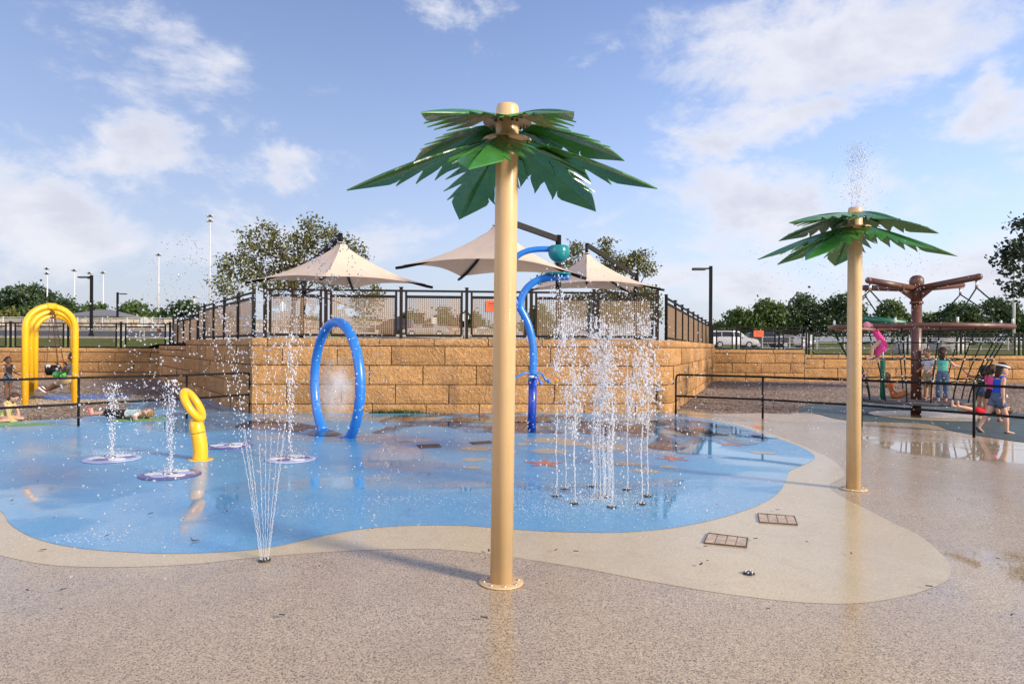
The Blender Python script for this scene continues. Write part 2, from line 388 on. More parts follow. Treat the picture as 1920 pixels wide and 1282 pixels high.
def glassm(name, c, rough=.06):
    q = Mat(name); q.set(Base_Color=(*c, 1), Roughness=rough, Specular_IOR_Level=.7); return q.m
M['carglass'] = glassm('tinted_car_glass', (.03, .035, .04))
def carpaint(name, c, met=.0):
    q = Mat(name); q.set(Base_Color=(*c, 1), Roughness=.35, Metallic=met, Coat_Weight=.8, Coat_Roughness=.05)
    q.col(q.ramp(q.noise(2, 3), [(.3, tuple(x * .93 for x in c)), (.7, c)])); return q.m
M['car_white'] = carpaint('white_car_paint', (.72, .72, .71)); M['car_dark'] = carpaint('dark_grey_car_paint', (.045, .045, .05), .3)
M['car_silver'] = carpaint('silver_car_paint', (.45, .45, .46), .4); M['car_grey'] = carpaint('warm_grey_car_paint', (.22, .20, .19), .4)
def waterm(name, diff, tint=(.93, .95, .98)):
    q = Mat(name); q.N.remove(q.b)
    gl = q.N.new('ShaderNodeBsdfGlass'); gl.inputs['Roughness'].default_value = .06; gl.inputs['IOR'].default_value = 1.33; gl.inputs[0].default_value = (*tint, 1)
    df = q.N.new('ShaderNodeBsdfDiffuse'); df.inputs[0].default_value = (.93, .93, .94, 1); tr = q.N.new('ShaderNodeBsdfTranslucent'); tr.inputs[0].default_value = (.93, .93, .94, 1)
    m1 = q.N.new('ShaderNodeMixShader'); m1.inputs[0].default_value = .45; q.L.new(df.outputs[0], m1.inputs[1]); q.L.new(tr.outputs[0], m1.inputs[2])
    m2 = q.N.new('ShaderNodeMixShader'); m2.inputs[0].default_value = diff; q.L.new(gl.outputs[0], m2.inputs[1]); q.L.new(m1.outputs[0], m2.inputs[2])
    q.L.new(m2.outputs[0], q.N['Material Output'].inputs[0]); return q.m
def film():
    q = Mat('standing_water'); q.N.remove(q.b); tr = q.N.new('ShaderNodeBsdfTransparent'); tr.inputs[0].default_value = (.96, .97, .97, 1); gl = q.N.new('ShaderNodeBsdfGlossy'); gl.inputs['Roughness'].default_value = .02
    mk = q.ramp(q.noise(1, 6, .65, q.scalev((1.5, .55, 1)), .6), [(.40, 0), (.56, 1)]); fr = q.N.new('ShaderNodeFresnel'); fr.inputs[0].default_value = 1.34; bp = q.N.new('ShaderNodeBump'); bp.inputs['Strength'].default_value = .25; bp.inputs['Distance'].default_value = .004; q.L.new(q.noise(9, 3, .5, q.scalev((1, .6, 1))), bp.inputs['Height']); q.L.new(bp.outputs[0], gl.inputs['Normal'])
    mx = q.N.new('ShaderNodeMixShader'); q.L.new(q.math('MULTIPLY', fr.outputs[0], mk), mx.inputs[0]); q.L.new(tr.outputs[0], mx.inputs[1]); q.L.new(gl.outputs[0], mx.inputs[2]); q.L.new(mx.outputs[0], q.N['Material Output'].inputs[0]); return q.m
M['film'] = film()
M['foam'] = waterm('aerated_water', .66); M['water'] = waterm('clear_water_drops', .30)

# =================================================================== THE SETTING
def pxpoly(P, k=6, z=0): return catmull([G(*p, z) for p in P], True, k)
ground_b = MB(); ground_b.add([(-900, -60, 0), (900, -60, 0), (900, 1500, 0), (-900, 1500, 0)], [(0, 1, 2, 3)])
ground_b.build('ground', M['tan'], kind='structure')
sand_px = [(-260, 960), (-120, 1010), (0, 1041), (86, 1058), (172, 1063), (275, 1062), (378, 1056), (447, 1048), (550, 1039), (660, 1032), (760, 1029), (832, 1030), (921, 1039), (1004, 1051), (1107, 1068), (1210, 1088), (1320, 1107), (1397, 1118), (1500, 1129), (1604, 1131), (1690, 1119), (1741, 1104), (1776, 1087), (1782, 1066), (1769, 1042), (1724, 1004), (1672, 979), (1621, 953), (1576, 930), (1556, 914), (1560, 905), (1583, 893), (1578, 878), (1556, 860), (1510, 838), (1460, 818), (1400, 798), (1340, 787), (1280, 777), (1268, 776.5), (1200, 790), (1000, 830), (600, 850), (200, 840), (-260, 850)]
sheet('sand_path', pxpoly(sand_px), .0020, M['sand'], kind='structure')
pool_px = [(-700, 860), (-420, 905), (-150, 930), (-60, 938), (0, 958), (20, 984), (70, 1011), (150, 1028), (250, 1036), (340, 1038), (450, 1033), (520, 1024), (600, 1006), (680, 992), (760, 986), (850, 985), (920, 989), (1000, 995), (1080, 998), (1170, 998), (1260, 990), (1340, 974), (1400, 956), (1440, 938), (1463, 920), (1473, 902), (1478, 887), (1490, 878), (1515, 868), (1528, 858), (1520, 848), (1490, 833), (1440, 816), (1380, 797), (1310, 783), (1263, 774), (1150, 768), (920, 765), (700, 767), (520, 774), (474, 774), (440, 764), (400, 752), (375, 747), (330, 746), (275, 749), (232, 757), (240, 765), (215, 771), (150, 783), (42, 789), (-50, 795), (-300, 803), (-700, 815)]
sheet('splash_pad', pxpoly(pool_px, 5), .0045, M['blue'], kind='structure')
mulchL = [(-23, 31.6), (-32, 31.6), (-32, 15), *[(p.x, p.y) for p in [G(-300, 803), G(-50, 796), G(42, 790), G(150, 784), G(215, 772), G(240, 766), G(232, 758), G(275, 750), G(330, 747), G(375, 748)]], (-10.2, 22.2), (-16.4, 31.6)]
sheet('mulch_bed', mulchL, .0035, M['mulch'], kind='structure')
mulchR_px = [(1283, 769), (1340, 775), (1430, 774), (1480, 776), (1497, 772), (1511, 761), (1560, 757), (1650, 752), (1750, 752), (1830, 760), (1880, 772), (1935, 779)]
mulchR = [(4.0, 16.9), *[(p.x, p.y) for p in [G(*q) for q in mulchR_px]], (24, 13.5), (34, 13.5), (34, 33.2), (9.7, 33.2)]
sheet('mulch_bed', mulchR, .0035, M['mulch'], kind='structure')
gg_px = [(1511, 760), (1560, 756), (1650, 751), (1750, 751), (1830, 759), (1880, 771), (1935, 778), (2100, 800), (2100, 850), (1920, 829), (1870, 822), (1819, 814), (1778, 806), (1755, 797), (1709, 792), (1618, 790), (1567, 785), (1537, 777), (1510, 773), (1497, 773)]
sheet('play_surface', pxpoly(gg_px, 4), .006, M['greengrey'], kind='structure')
sheet('arch_path', pxpoly([(30, 764), (36, 752), (90, 745), (150, 741), (240, 740), (312, 745), (280, 750.5), (230, 757), (150, 757), (60, 765)], 4), .0075, M['sand'], kind='structure')
sheet('arch_path', pxpoly([(80, 748), (96, 740.5), (170, 739.5), (245, 741), (215, 747), (130, 749)], 4), .0105, M['playblue'], kind='structure')
# flat markings laid in the rubber, each a part of its sheet
PAD = bpy.data.objects['splash_pad']; PLAY = bpy.data.objects['play_surface']
def oval(px, py, w, h, n=18, jag=.12, seed=0):
    c = G(px, py); rx = w / F * c.y; ry = h * c.y ** 2 / (F * EYE); rs = random.Random(seed); ph = rs.random() * 6
    return [(c.x + rx * math.cos(a) * (1 + jag * math.sin(2 * a + ph)), c.y + ry * math.sin(a) * (1 + jag * math.sin(3 * a + ph))) for a in [2 * math.pi * i / n for i in range(n)]]
for i, (px, py, w, h) in enumerate([(893, 841, 33, 4.6), (891, 862, 24, 3.4), (888, 877, 17, 2.6), (1031, 846, 36, 5), (1075, 833, 30, 3.5), (1030, 826, 52, 5), (1135, 838, 44, 6), (1205, 788, 40, 4), (1290, 812, 46, 5), (1351, 816, 26, 3), (1212, 883, 26, 4), (1255, 876, 17, 2.6), (1430, 849, 24, 3), (1365, 817, 16, 2), (940, 788, 95, 4.5), (760, 786, 75, 4), (1180, 870, 30, 3.6), (985, 833, 18, 3)]):
    sheet('pebble_marking', oval(px, py, w, h, seed=i), .0060 + .0003 * (i % 5), M['pebble'], parent=PAD)
def star(px, py, w, rot, seed):
    c = G(px, py); r = w / F * c.y; rs = random.Random(seed); P = []
    for i in range(5):
        a = rot + 2 * math.pi * i / 5; l = r * (0.9 + .25 * rs.random())
        for (da, k) in ((-.62, .36), (-.16, .80), (0, 1), (.16, .80), (.0 + .62, .36)): P.append((c.x + l * k * math.cos(a + da), c.y + l * k * math.sin(a + da)))
    return P
for (px, py, w, rot) in ((1020, 869, 42, .25), (1262, 860, 34, .6), (1370, 833, 30, .1)):
    sheet('starfish_marking', star(px, py, w, rot, px), .0080, M['coral'], parent=PAD)
sheet('lily_marking', oval(262, 786, 58, 4.5, jag=.05), .0062, M['lime'], parent=PAD)
sheet('lily_marking', oval(20, 796, 75, 4.5, jag=.1, seed=4), .0062, M['lime'], parent=PAD)
sheet('climber_ring_marking', [(9.95 + 1.25 * math.cos(a), 16.35 + 1.25 * math.sin(a)) for a in [i * math.pi / 20 for i in range(40)]], .010, M['sand'], parent=PLAY)
sheet('pale_marking', oval(1775, 758, 60, 3, seed=9), .0105, M['palegreen'], parent=PLAY)
for i, P_ in enumerate(([(695, 812), (724, 801), (712, 789), (760, 778), (860, 773), (960, 774), (1080, 781), (1180, 800), (1218, 822), (1100, 814), (990, 812), (930, 811), (880, 812), (850, 804), (800, 798), (756, 803), (742, 812)],
        [(440, 801), (470, 789), (505, 783), (540, 790), (600, 800), (640, 815), (590, 818), (540, 808), (490, 806)], [(1180, 800), (1240, 786), (1300, 788), (1390, 803), (1440, 822), (1400, 835), (1320, 828), (1270, 846), (1215, 838), (1235, 815)])):
    sheet('puddle', pxpoly(P_, 5), .0092 + .0003 * i, M['film'], kind='structure')
lit = MB(); rl = random.Random(12)
for i in range(46):
    q = G(rl.uniform(0, 1920), rl.uniform(800, 1180)); a_ = rl.random() * 6.28; s_ = rl.uniform(.006, .022); lit.bar((q.x, q.y, .022), (q.x + s_ * 2 * math.cos(a_), q.y + s_ * 2 * math.sin(a_), .020 + s_ * .3), s_ * .7, .003)
lit.build('leaf_litter', paint('dead_leaf', (.05, .035, .02), .8), label='small dark leaf scraps strewn over the wet rubber deck', cat='litter', kind='stuff')
def chips(name, label, poly_fn, n, seed):
    rs = random.Random(seed); mb = MB()
    for i in range(n):
        x, y = poly_fn(rs); l = rs.uniform(.03, .09); a = rs.random() * 6.28
        mb.bar((x - l * math.cos(a) / 2, y - l * math.sin(a) / 2, .012), (x + l * math.cos(a) / 2, y + l * math.sin(a) / 2, rs.uniform(.008, .04)), rs.uniform(.012, .03), .01)
    return mb.build(name, M['mulch'], label=label, cat='mulch', kind='stuff')
def in_poly(x, y, P):
    c = False; j = len(P) - 1
    for i in range(len(P)):
        if (P[i][1] > y) != (P[j][1] > y) and x < (P[j][0] - P[i][0]) * (y - P[i][1]) / (P[j][1] - P[i][1]) + P[i][0]: c = not c
        j = i
    return c
def pick(P, x0, x1, y0, y1):
    def f(rs):
        while True:
            x, y = rs.uniform(x0, x1), y0 + (y1 - y0) * rs.random() ** 1.5
            if in_poly(x, y, P): return x, y
    return f
chips('mulch_chips', 'loose brown wood chips under the yellow arch swings', pick(mulchL, -20, -6, 14.5, 31), 5000, 3)
chips('mulch_chips', 'loose brown wood chips below the wall beside the net climber', pick(mulchR, 4, 24, 14, 32), 6500, 4)

# ---- retaining walls of split-face blocks
TL, TR = Vector((-6.1, 16.0)), Vector((3.95, 16.72)); IL, IR = Vector((-16.3, 31.5)), Vector((9.8, 33.0))
class Path:
    def __init__(s, pts):
        s.p = [Vector(p) for p in pts]; s.s = [0]
        for a, b in zip(s.p, s.p[1:]): s.s.append(s.s[-1] + (b - a).length)
        s.L = s.s[-1]
    def at(s, t):
        for i in range(len(s.p) - 1):
            if t <= s.s[i + 1] + 1e-6 or i == len(s.p) - 2:
                d = (s.p[i + 1] - s.p[i]); l = d.length; d /= l; return s.p[i] + d * (t - s.s[i]), Vector((d.y, -d.x))
def block_mesh(path, s0, s1, z0, z1, depth, amp, seed, mat, g=.010):
    nx = max(3, int((s1 - s0) / .22)); nz = 5 if z1 - z0 > .3 else 3; mb = MB(); fr = []
    s0 += g; s1 -= g; z0 += g; z1 -= g
    for k in range(nz + 1):
        for i in range(nx + 1):
            u, w = i / nx, k / nz; p, n = path.at(s0 + (s1 - s0) * u); z = z0 + (z1 - z0) * w
            e = min(min(u, 1 - u) * (s1 - s0), min(w, 1 - w) * (z1 - z0))
            o = (0 if e > 1e-6 else -.02) + amp * mnoise.noise(Vector((p.x * 2.3 + seed, p.y * 2.3, z * 3.1)))
            fr.append((p.x + n.x * o, p.y + n.y * o, z))
    bk = []
    for k in (0, 1):
        for i in range(nx + 1):
            p, n = path.at(s0 + (s1 - s0) * i / nx); bk.append((p.x - n.x * depth, p.y - n.y * depth, z1 if k else z0))
    m1 = nx + 1; o = len(fr); fs = []
    for k in range(nz):
        for i in range(nx): fs.append((k * m1 + i, k * m1 + i + 1, (k + 1) * m1 + i + 1, (k + 1) * m1 + i))
    for i in range(nx):
        fs.append((nz * m1 + i, nz * m1 + i + 1, o + m1 + i + 1, o + m1 + i)); fs.append((i + 1, i, o + i, o + i + 1))
    fs.append(tuple([k * m1 for k in range(nz, -1, -1)][::-1] + [o, o + m1][::1])[::-1]); fs.append(tuple([k * m1 + nx for k in range(nz + 1)] + [o + m1 + nx, o + nx]))
    mb.add(fr + bk, fs); return mb.mesh('block', mat)
def wall(name, label, path, courses, length, phases, depth=.34, cap_z=None, capl=1.3, srange=(0, None), amp=.035, group=None, g=.010):
    t = thing(name, label, 'wall', group=group); Lm = srange[1] or path.L
    rows = [(z0, z1, ph, length, M['stone'], amp, 0) for (z0, z1), ph in zip(courses, phases)]
    if cap_z: rows.append((cap_z[0], cap_z[1], .35, capl, M['cap'], .012, 1))
    for r_, (z0, z1, ph, ln, mt, am, cp) in enumerate(rows):
        s = srange[0]; nxt = srange[0] + (ph % ln if ph % ln > .2 else ph % ln + ln)
        while s < Lm - 1e-3:
            e = min(nxt, Lm)
            if Lm - e < .25: e = Lm
            link('cap_stone' if cp else 'block', block_mesh(path, s, e, z0, z1, depth + .04 * cp, am, r_ * 7.3 + s, mt, g), t); s = e; nxt = e + ln
    mb = MB(); n = 24
    inner = [path.at(srange[0] + (Lm - srange[0]) * i / n) for i in range(n + 1)]
    vs = [(p.x - q.x * .05, p.y - q.y * .05, z) for z in (-.05, rows[-1][0] + (.05 if cap_z else -.01)) for p, q in inner]
    mb.add(vs, [(i, i + 1, n + 2 + i, n + 1 + i) for i in range(n)]); mb.build('joint_backing', M['joint'], t)
    return t
rd = (IR - TR).normalized(); fd = (TR - TL).normalized(); rc = .55
arc = catmull([TR - fd * rc, TR - fd * rc * .35 + rd * .06, TR + rd * rc * .35 - fd * .06, TR + rd * rc], False, 4)
front = Path([TL, TR - fd * rc] + arc[1:] + [IR])
C4 = [(-.2, .229), (.229, .686), (.686, 1.143), (1.143, 1.60)]
wall('terrace_wall', 'tall lit tan block wall in front of the terrace behind the splash pad', front, C4, 1.27, [.85 + .64 + .04, .8, .85 + .6, .15 + .55], cap_z=(1.60, 1.79))
left = Path([IL, TL]); sstep = left.L * (31.5 - 24.7) / 15.5
wall('terrace_wall', 'shaded grey-brown high part of the terrace side wall by the handrail', left, [(a, b) for a, b in C4], 1.5, [.4, 1.1, .4, 1.1], cap_z=(1.60, 1.785), srange=(sstep, None), amp=.02)
wall('terrace_wall', 'shaded low end of the terrace side wall beyond its step, next to the swings', left, C4[:3] + [(1.143, 1.40)], 1.5, [.7, 1.3, .7, 1.3], cap_z=(1.40, 1.585), g=.015, srange=(0, sstep), amp=.02)
bl = Path([(-29, 31.5), (-16.2, 31.5)])
wall('retaining_wall', 'low orange block wall behind the yellow arch swings', bl, [(-.13, .33), (.33, .79), (.79, 1.25)], 1.62, [.95, .2, .95], cap_z=(1.25, 1.45), capl=1.5, g=.015)
brs = Path([(9.7, 33.0), (14.15, 33.0)])
wall('retaining_wall', 'upper step of the far block wall below the parked cars', brs, [(-.05, .41), (.41, .87), (.87, 1.34)], 1.41, [.2, .95, .2], cap_z=(1.34, 1.53), g=.015)
brt = Path([(14.15, 33.0), (32, 33.0)])
wall('retaining_wall', 'long lower stretch of the far block wall behind the net climber', brt, [(-.28, .18), (.18, .64), (.64, 1.10)], 1.41, [.95, .2, .95], cap_z=(1.10, 1.30), g=.015)

# ---- upper ground
def sstep01(t): t = max(0, min(1, t)); return t * t * (3 - 2 * t)
def H(x, y):
    b = 1.38 if x < -17.5 else (1.64 if -16.4 < x < 9.3 else (1.44 if x < 14 else 1.20))
    if -17.5 <= x <= -16.4: b = 1.38 + .26 * (x + 17.5) / 1.1
    if 9.3 <= x < 10.2: b = 1.64 - .2 * (x - 9.3) / .9
    if 14 <= x < 14.4: b = 1.44 - .24 * (x - 14) / .4
    r = 1.65 - 1.25 * sstep01((x + 26) / 30)
    return b + r * sstep01((y - 33) / 38) + (1.6 if x < 10 else 1.9) * sstep01((y - 75) / 120)
def edgeY(x): return 31.7 if x < -16.3 else (33.2 if x > 9.8 else 31.7 + 1.5 * (x + 16.3) / 26.1)
xs = [-400, -200, -120, -80, -55, -42, -34, -29, -25, -21, -18.5, -17.5, -16.4, -12, -8, -4, 0, 4, 7, 9.3, 10.2, 12, 14, 14.4, 17, 20, 24, 28, 33, 40, 55, 80, 120, 200, 400]
ys = [0, .5, 1.2, 2.2, 3.5, 5, 7, 9.5, 12, 15, 19, 24, 30, 38, 48, 60, 80, 110, 150, 210, 300, 500, 1400]
mb = MB(); nx = len(xs); vs = [(x, edgeY(x) + t, H(x, edgeY(x) + t)) for t in ys for x in xs]
mb.add(vs, [(j * nx + i, j * nx + i + 1, (j + 1) * nx + i + 1, (j + 1) * nx + i) for j in range(len(ys) - 1) for i in range(nx - 1)], True)
mb.build('lawn_terrain', M['grass'], kind='structure')
tp = [TL + Vector((.15, .3)), TR + Vector((-.25, .3)), IR + Vector((-.3, 0)), IR + Vector((0, 3)), IL + Vector((0, 3)), IL + Vector((.35, 0))]
sheet('terrace_floor', tp, 1.70, M['concrete'], kind='structure')
def strip(name, x0, x1, y0, y1, mat, dz=.02, n=24, m=6):
    mb = MB(); vs = [(x0 + (x1 - x0) * i / n, y0 + (y1 - y0) * j / m, H(x0 + (x1 - x0) * i / n, y0 + (y1 - y0) * j / m) + dz) for j in range(m + 1) for i in range(n + 1)]
    mb.add(vs, [(j * (n + 1) + i, j * (n + 1) + i + 1, (j + 1) * (n + 1) + i + 1, (j + 1) * (n + 1) + i) for j in range(m) for i in range(n)]); return mb.build(name, mat, kind='structure')
strip('road', -140, 6, 50, 63, M['asphalt']); strip('road', 6, 160, 62, 92, M['asphalt'], n=40)
kb = MB()
for (x0, x1, y) in ((-140, 6, 49.8), (-140, 6, 63.2)):
    for i in range(40):
        a, b = x0 + (x1 - x0) * i / 40, x0 + (x1 - x0) * (i + 1) / 40; kb.bar((a, y, H(a, y) + .06), (b, y, H(b, y) + .06), .25, .16)
kb.build('kerb', M['concrete'], kind='structure')
def tufts(name, label, n, fn, h=(.06, .16), seed=1):
    rs = random.Random(seed); mb = MB()
    for i in range(n):
        x, y, z = fn(rs)
        for k in range(4):
            a = rs.random() * 6.28; hh = rs.uniform(*h); w = .006; l = Vector((math.cos(a), math.sin(a), 0)); q = l.orthogonal().normalized() * w
            p = Vector((x, y, z)) + l * .02 * rs.random(); mb.add([p - q, p + q, p + l * hh * .5 + Vector((0, 0, hh))], [(0, 1, 2)])
    return mb.build(name, M['blade'], label=label, cat='grass', kind='stuff')
tufts('grass_tufts', 'weedy grass along the foot of the terrace fence', 2600, lambda rs: (lambda s: (TL.x + fd.x * s + rs.uniform(.0, .1), TL.y + fd.y * s + rs.uniform(.33, .9), 1.69))(rs.uniform(.1, 9.8)), seed=2)
tufts('grass_tufts', 'green weeds at the foot of the terrace wall behind the hoop', 260, lambda rs: (rs.gauss(-2.75, .38), 16.22 - .02 * rs.random(), .0), (.03, .16), 5)
tufts('grass_tufts', 'grass verge on top of the low wall behind the swings', 3000, lambda rs: (rs.uniform(-27, -16.5), rs.uniform(31.85, 33), 1.37), seed=6)
tufts('grass_tufts', 'grass verge on top of the far wall below the parked cars', 3600, lambda rs: (lambda x: (x, rs.uniform(33.35, 34.3), H(x, 33.5) - .01))(rs.uniform(9.9, 26)), seed=7)

# ---- fences
LEAFCUT = {}
def leaf_in(u, w, cuts):
    for (cu, cw, a, b, rot) in cuts:
        x, y = u - cu, w - cw; c, s = math.cos(rot), math.sin(rot); p, q = x * c + y * s, -x * s + y * c
        if abs(p) < a and abs(q) < b * (1 - (p / a) ** 2): return True
    return False
def fence(name, label, posts, h, style, frame_mat, gap=.12, zb=.12, top_gap=.17, post_w=.075, cuts={}, chord=None):
    t = thing(name, label, 'fence'); fm = frame_mat
    for p in posts:
        mb = MB(); mb.box((p[0], p[1], p[2] + (h + .05) / 2 - .06), (post_w, post_w, h + .05 + .12), math.atan2(posts[-1][1] - posts[0][1], posts[-1][0] - posts[0][0])); mb.box((p[0], p[1], p[2] + h + .055), (post_w + .02, post_w + .02, .02)); mb.build('post', fm, t)
    for bi, (a, b) in enumerate(zip(posts, posts[1:])):
        a, b = Vector(a), Vector(b); d = b - a; L_ = math.hypot(d.x, d.y); u = Vector((d.x / L_, d.y / L_, d.z / L_)); up = Vector((0, 0, 1))
        MB().bar(a + up * (h - .03) + u * .03, b + up * (h - .03) - u * .03, .05, .05).build('top_rail', fm, t)
        g = min(gap, L_ * .2); p0 = a + u * g; p1 = b - u * g; f = MB(); w = .06
        zt = h - top_gap
        f.bar(p0 + up * zb, p1 + up * zb, .05, w).bar(p0 + up * zt, p1 + up * zt, .05, w)
        for p in (p0, p1): f.bar(p + up * (zb + w / 2), p + up * (h - .057), .05, w, up=(-u.y, u.x, 0))
        pf = f.build('panel_frame', fm, t)
        m_ = MB(); c0, c1, z0, z1 = g + .03, L_ - g - .03, zb + .03, zt - .03; wd = c1 - c0; hd = z1 - z0; P = lambda s_, z_: a + u * s_ + up * z_
        if style == 'perf':
            pit = .05; nu = max(2, int(wd / pit)); nw = max(2, int(hd / pit)); bw = .018; cc = cuts.get(bi, [])
            for i in range(nu + 1):
                s_ = c0 + wd * i / nu; run = None
                for j in range(nw + 1):
                    inside = j < nw and not leaf_in(s_, z0 + hd * (j + .5) / nw, cc)
                    if inside and run is None: run = j
                    if not inside and run is not None: m_.bar(P(s_, z0 + hd * run / nw), P(s_, z0 + hd * j / nw), bw, .004, up=(-u.y, u.x, 0)); run = None
            for j in range(nw + 1):
                z_ = z0 + hd * j / nw; run = None
                for i in range(nu + 1):
                    inside = i < nu and not leaf_in(c0 + wd * (i + .5) / nu, z_, cc)
                    if inside and run is None: run = i
                    if not inside and run is not None: m_.bar(P(c0 + wd * run / nu, z_), P(c0 + wd * i / nu, z_), .0034, bw); run = None
            m_.build('perforated_infill', M['perf'], pf)
        else:
            pit = .08; k = int((wd + hd) / pit)
            for i in range(1, k):
                q = i * pit
                for sg in (0, 1):
                    x0_, y0_ = (q, 0) if q < wd else (wd, q - wd); x1_, y1_ = (0, q) if q < hd else (q - hd, hd)
                    if sg: x0_, x1_ = wd - x0_, wd - x1_
                    m_.bar(P(c0 + x0_, z0 + y0_), P(c0 + x1_, z0 + y1_), .008, .0125)
            m_.build('wire_mesh', M['wire'], pf)
    return t
def onf(px, Y=None, s=None):
    d = ray(px, 590); # where the sight line of that post crosses the fence line
    return d
def cross(px, A, B):
    d = ray(px, 600); r = Vector((d.x, d.y)); e = B - A
    # A + e*t = r*k
    det = e.x * -r.y + r.x * e.y; t = (-A.x * -r.y - r.x * A.y) / det if abs(det) > 1e-9 else 0
    t = ((-A.x) * (-r.y) - (-r.x) * (-A.y)) / (e.x * (-r.y) - (-r.x) * e.y)
    return A + e * t
FA, FB = TL + Vector((.32, .42)), TR + Vector((-.3, .45))
def zline(p, z): return (p.x, p.y, z)
fp = [zline(cross(px, FA, FB), 1.74) for px in (497, 611, 752, 875, 996, 1113, 1232)]
fence('terrace_fence', 'brown fence with tan grid panels above the front terrace wall', fp, 1.24, 'perf', M['brownsteel'],
      cuts={0: [(.42, .80, .13, .09, 1.6), (.30, .72, .20, .05, .0), (.98, .74, .17, .075, 1.5), (1.22, .72, .14, .06, 1.1)], 1: [(.35, .80, .1, .06, .6), (.62, .66, .22, .1, -.5)]})
LA, LB = Vector(fp[0][:2]) + Vector((-.03, .03)), IL + Vector((.45, .1))
lp = [cross(px, LA, LB) for px in (497, 476, 447, 421, 401, 383.5, 372.5)]
fence('terrace_fence', 'black post fence with tan panels climbing the shaded side of the terrace', [zline(p, 1.74) for p in lp[1:]] , 1.24, 'perf', M['black'], gap=.09)
lq = [cross(px, LA, LB) for px in (371, 357, 345, 334, 325)]
fence('terrace_fence', 'lower far run of tan panel fence stepping down behind the swings', [zline(p, 1.55) for p in lq], 1.24, 'perf', M['black'], gap=.09)
RA, RB = Vector(fp[-1][:2]) + Vector((.05, .03)), IR + Vector((-.4, .1))
rp = [cross(px, RA, RB) for px in (1249, 1266, 1279, 1290, 1300, 1308.5, 1316, 1323, 1329)]
fence('terrace_fence', 'black post fence with sunlit tan panels receding along the right side of the terrace', [zline(p, 1.74 - .1 * i / 8) for i, p in enumerate(rp)], 1.24, 'perf', M['black'], gap=.09)
bfl = [(x, 31.95, 1.36) for x in [cross(px, Vector((-30, 31.95)), Vector((0, 31.95))).x for px in (-90, 20, 128, 227, 319)]]
fence('wire_fence', 'black framed wire mesh fence on the low wall behind the swings', bfl, 1.25, 'chain', M['black'], gap=.22)
bfr = [(cross(px, Vector((0, 33.4)), Vector((30, 33.4))).x, 33.4, 1.44) for px in (1336, 1381, 1461, 1512)]
fence('wire_fence', 'short black wire mesh fence in front of the parked cars', bfr, 1.2, 'chain', M['black'], gap=.2)
bfs = [(cross(px, Vector((0, 33.4)), Vector((30, 33.4))).x, 33.4, 1.20) for px in (1517, 1608, 1702, 1802, 1911, 2020)]
fence('wire_fence', 'long black wire mesh fence on the far wall behind the net climber', bfs, 1.2, 'chain', M['black'], gap=.2)

# ---- handrails
def handrail(name, label, pts, h=.95, end=None):
    t = thing(name, label, 'handrail', pts[0])
    o = Vector(pts[0]); P = [Vector(p) - o for p in pts]
    for p in P: MB().tube([p + Vector((0, 0, -.03)), p + Vector((0, 0, h - (.12 if p is end_p(P, end) else 0)))], .024, 10).build('post', M['black'], t)
    for hh, nm in ((h, 'top_rail'), (h * .46, 'mid_rail')):
        Q = [p + Vector((0, 0, hh)) for p in P]
        if nm == 'top_rail' and end is not None:
            e = Q[end]; q = Q[end + 1] if end == 0 else Q[end - 1]; d = (q - e).normalized()
            bend = [e + Vector((0, 0, -.14)), e + Vector((0, 0, -.06)) + d * .01, e + d * .035 + Vector((0, 0, -.012)), e + d * .10]
            Q = bend + Q[1:] if end == 0 else Q[:-1] + bend[::-1]
        MB().tube(Q, .024, 10).build(nm, M['black'], t)
    return t
def end_p(P, end): return None if end is None else P[end]
handrail('handrail', 'black tubular handrail between the blue pad and the swings', [G(-160, 822), G(147, 799), G(350, 785), G(468, 774)], .95, 3 - 4)
handrail('handrail', 'black tubular handrail between the tan deck and the net climber', [G(1267, 776), G(1430, 785), G(1615, 800), G(1826, 820), G(2040, 845)], .95, 0)

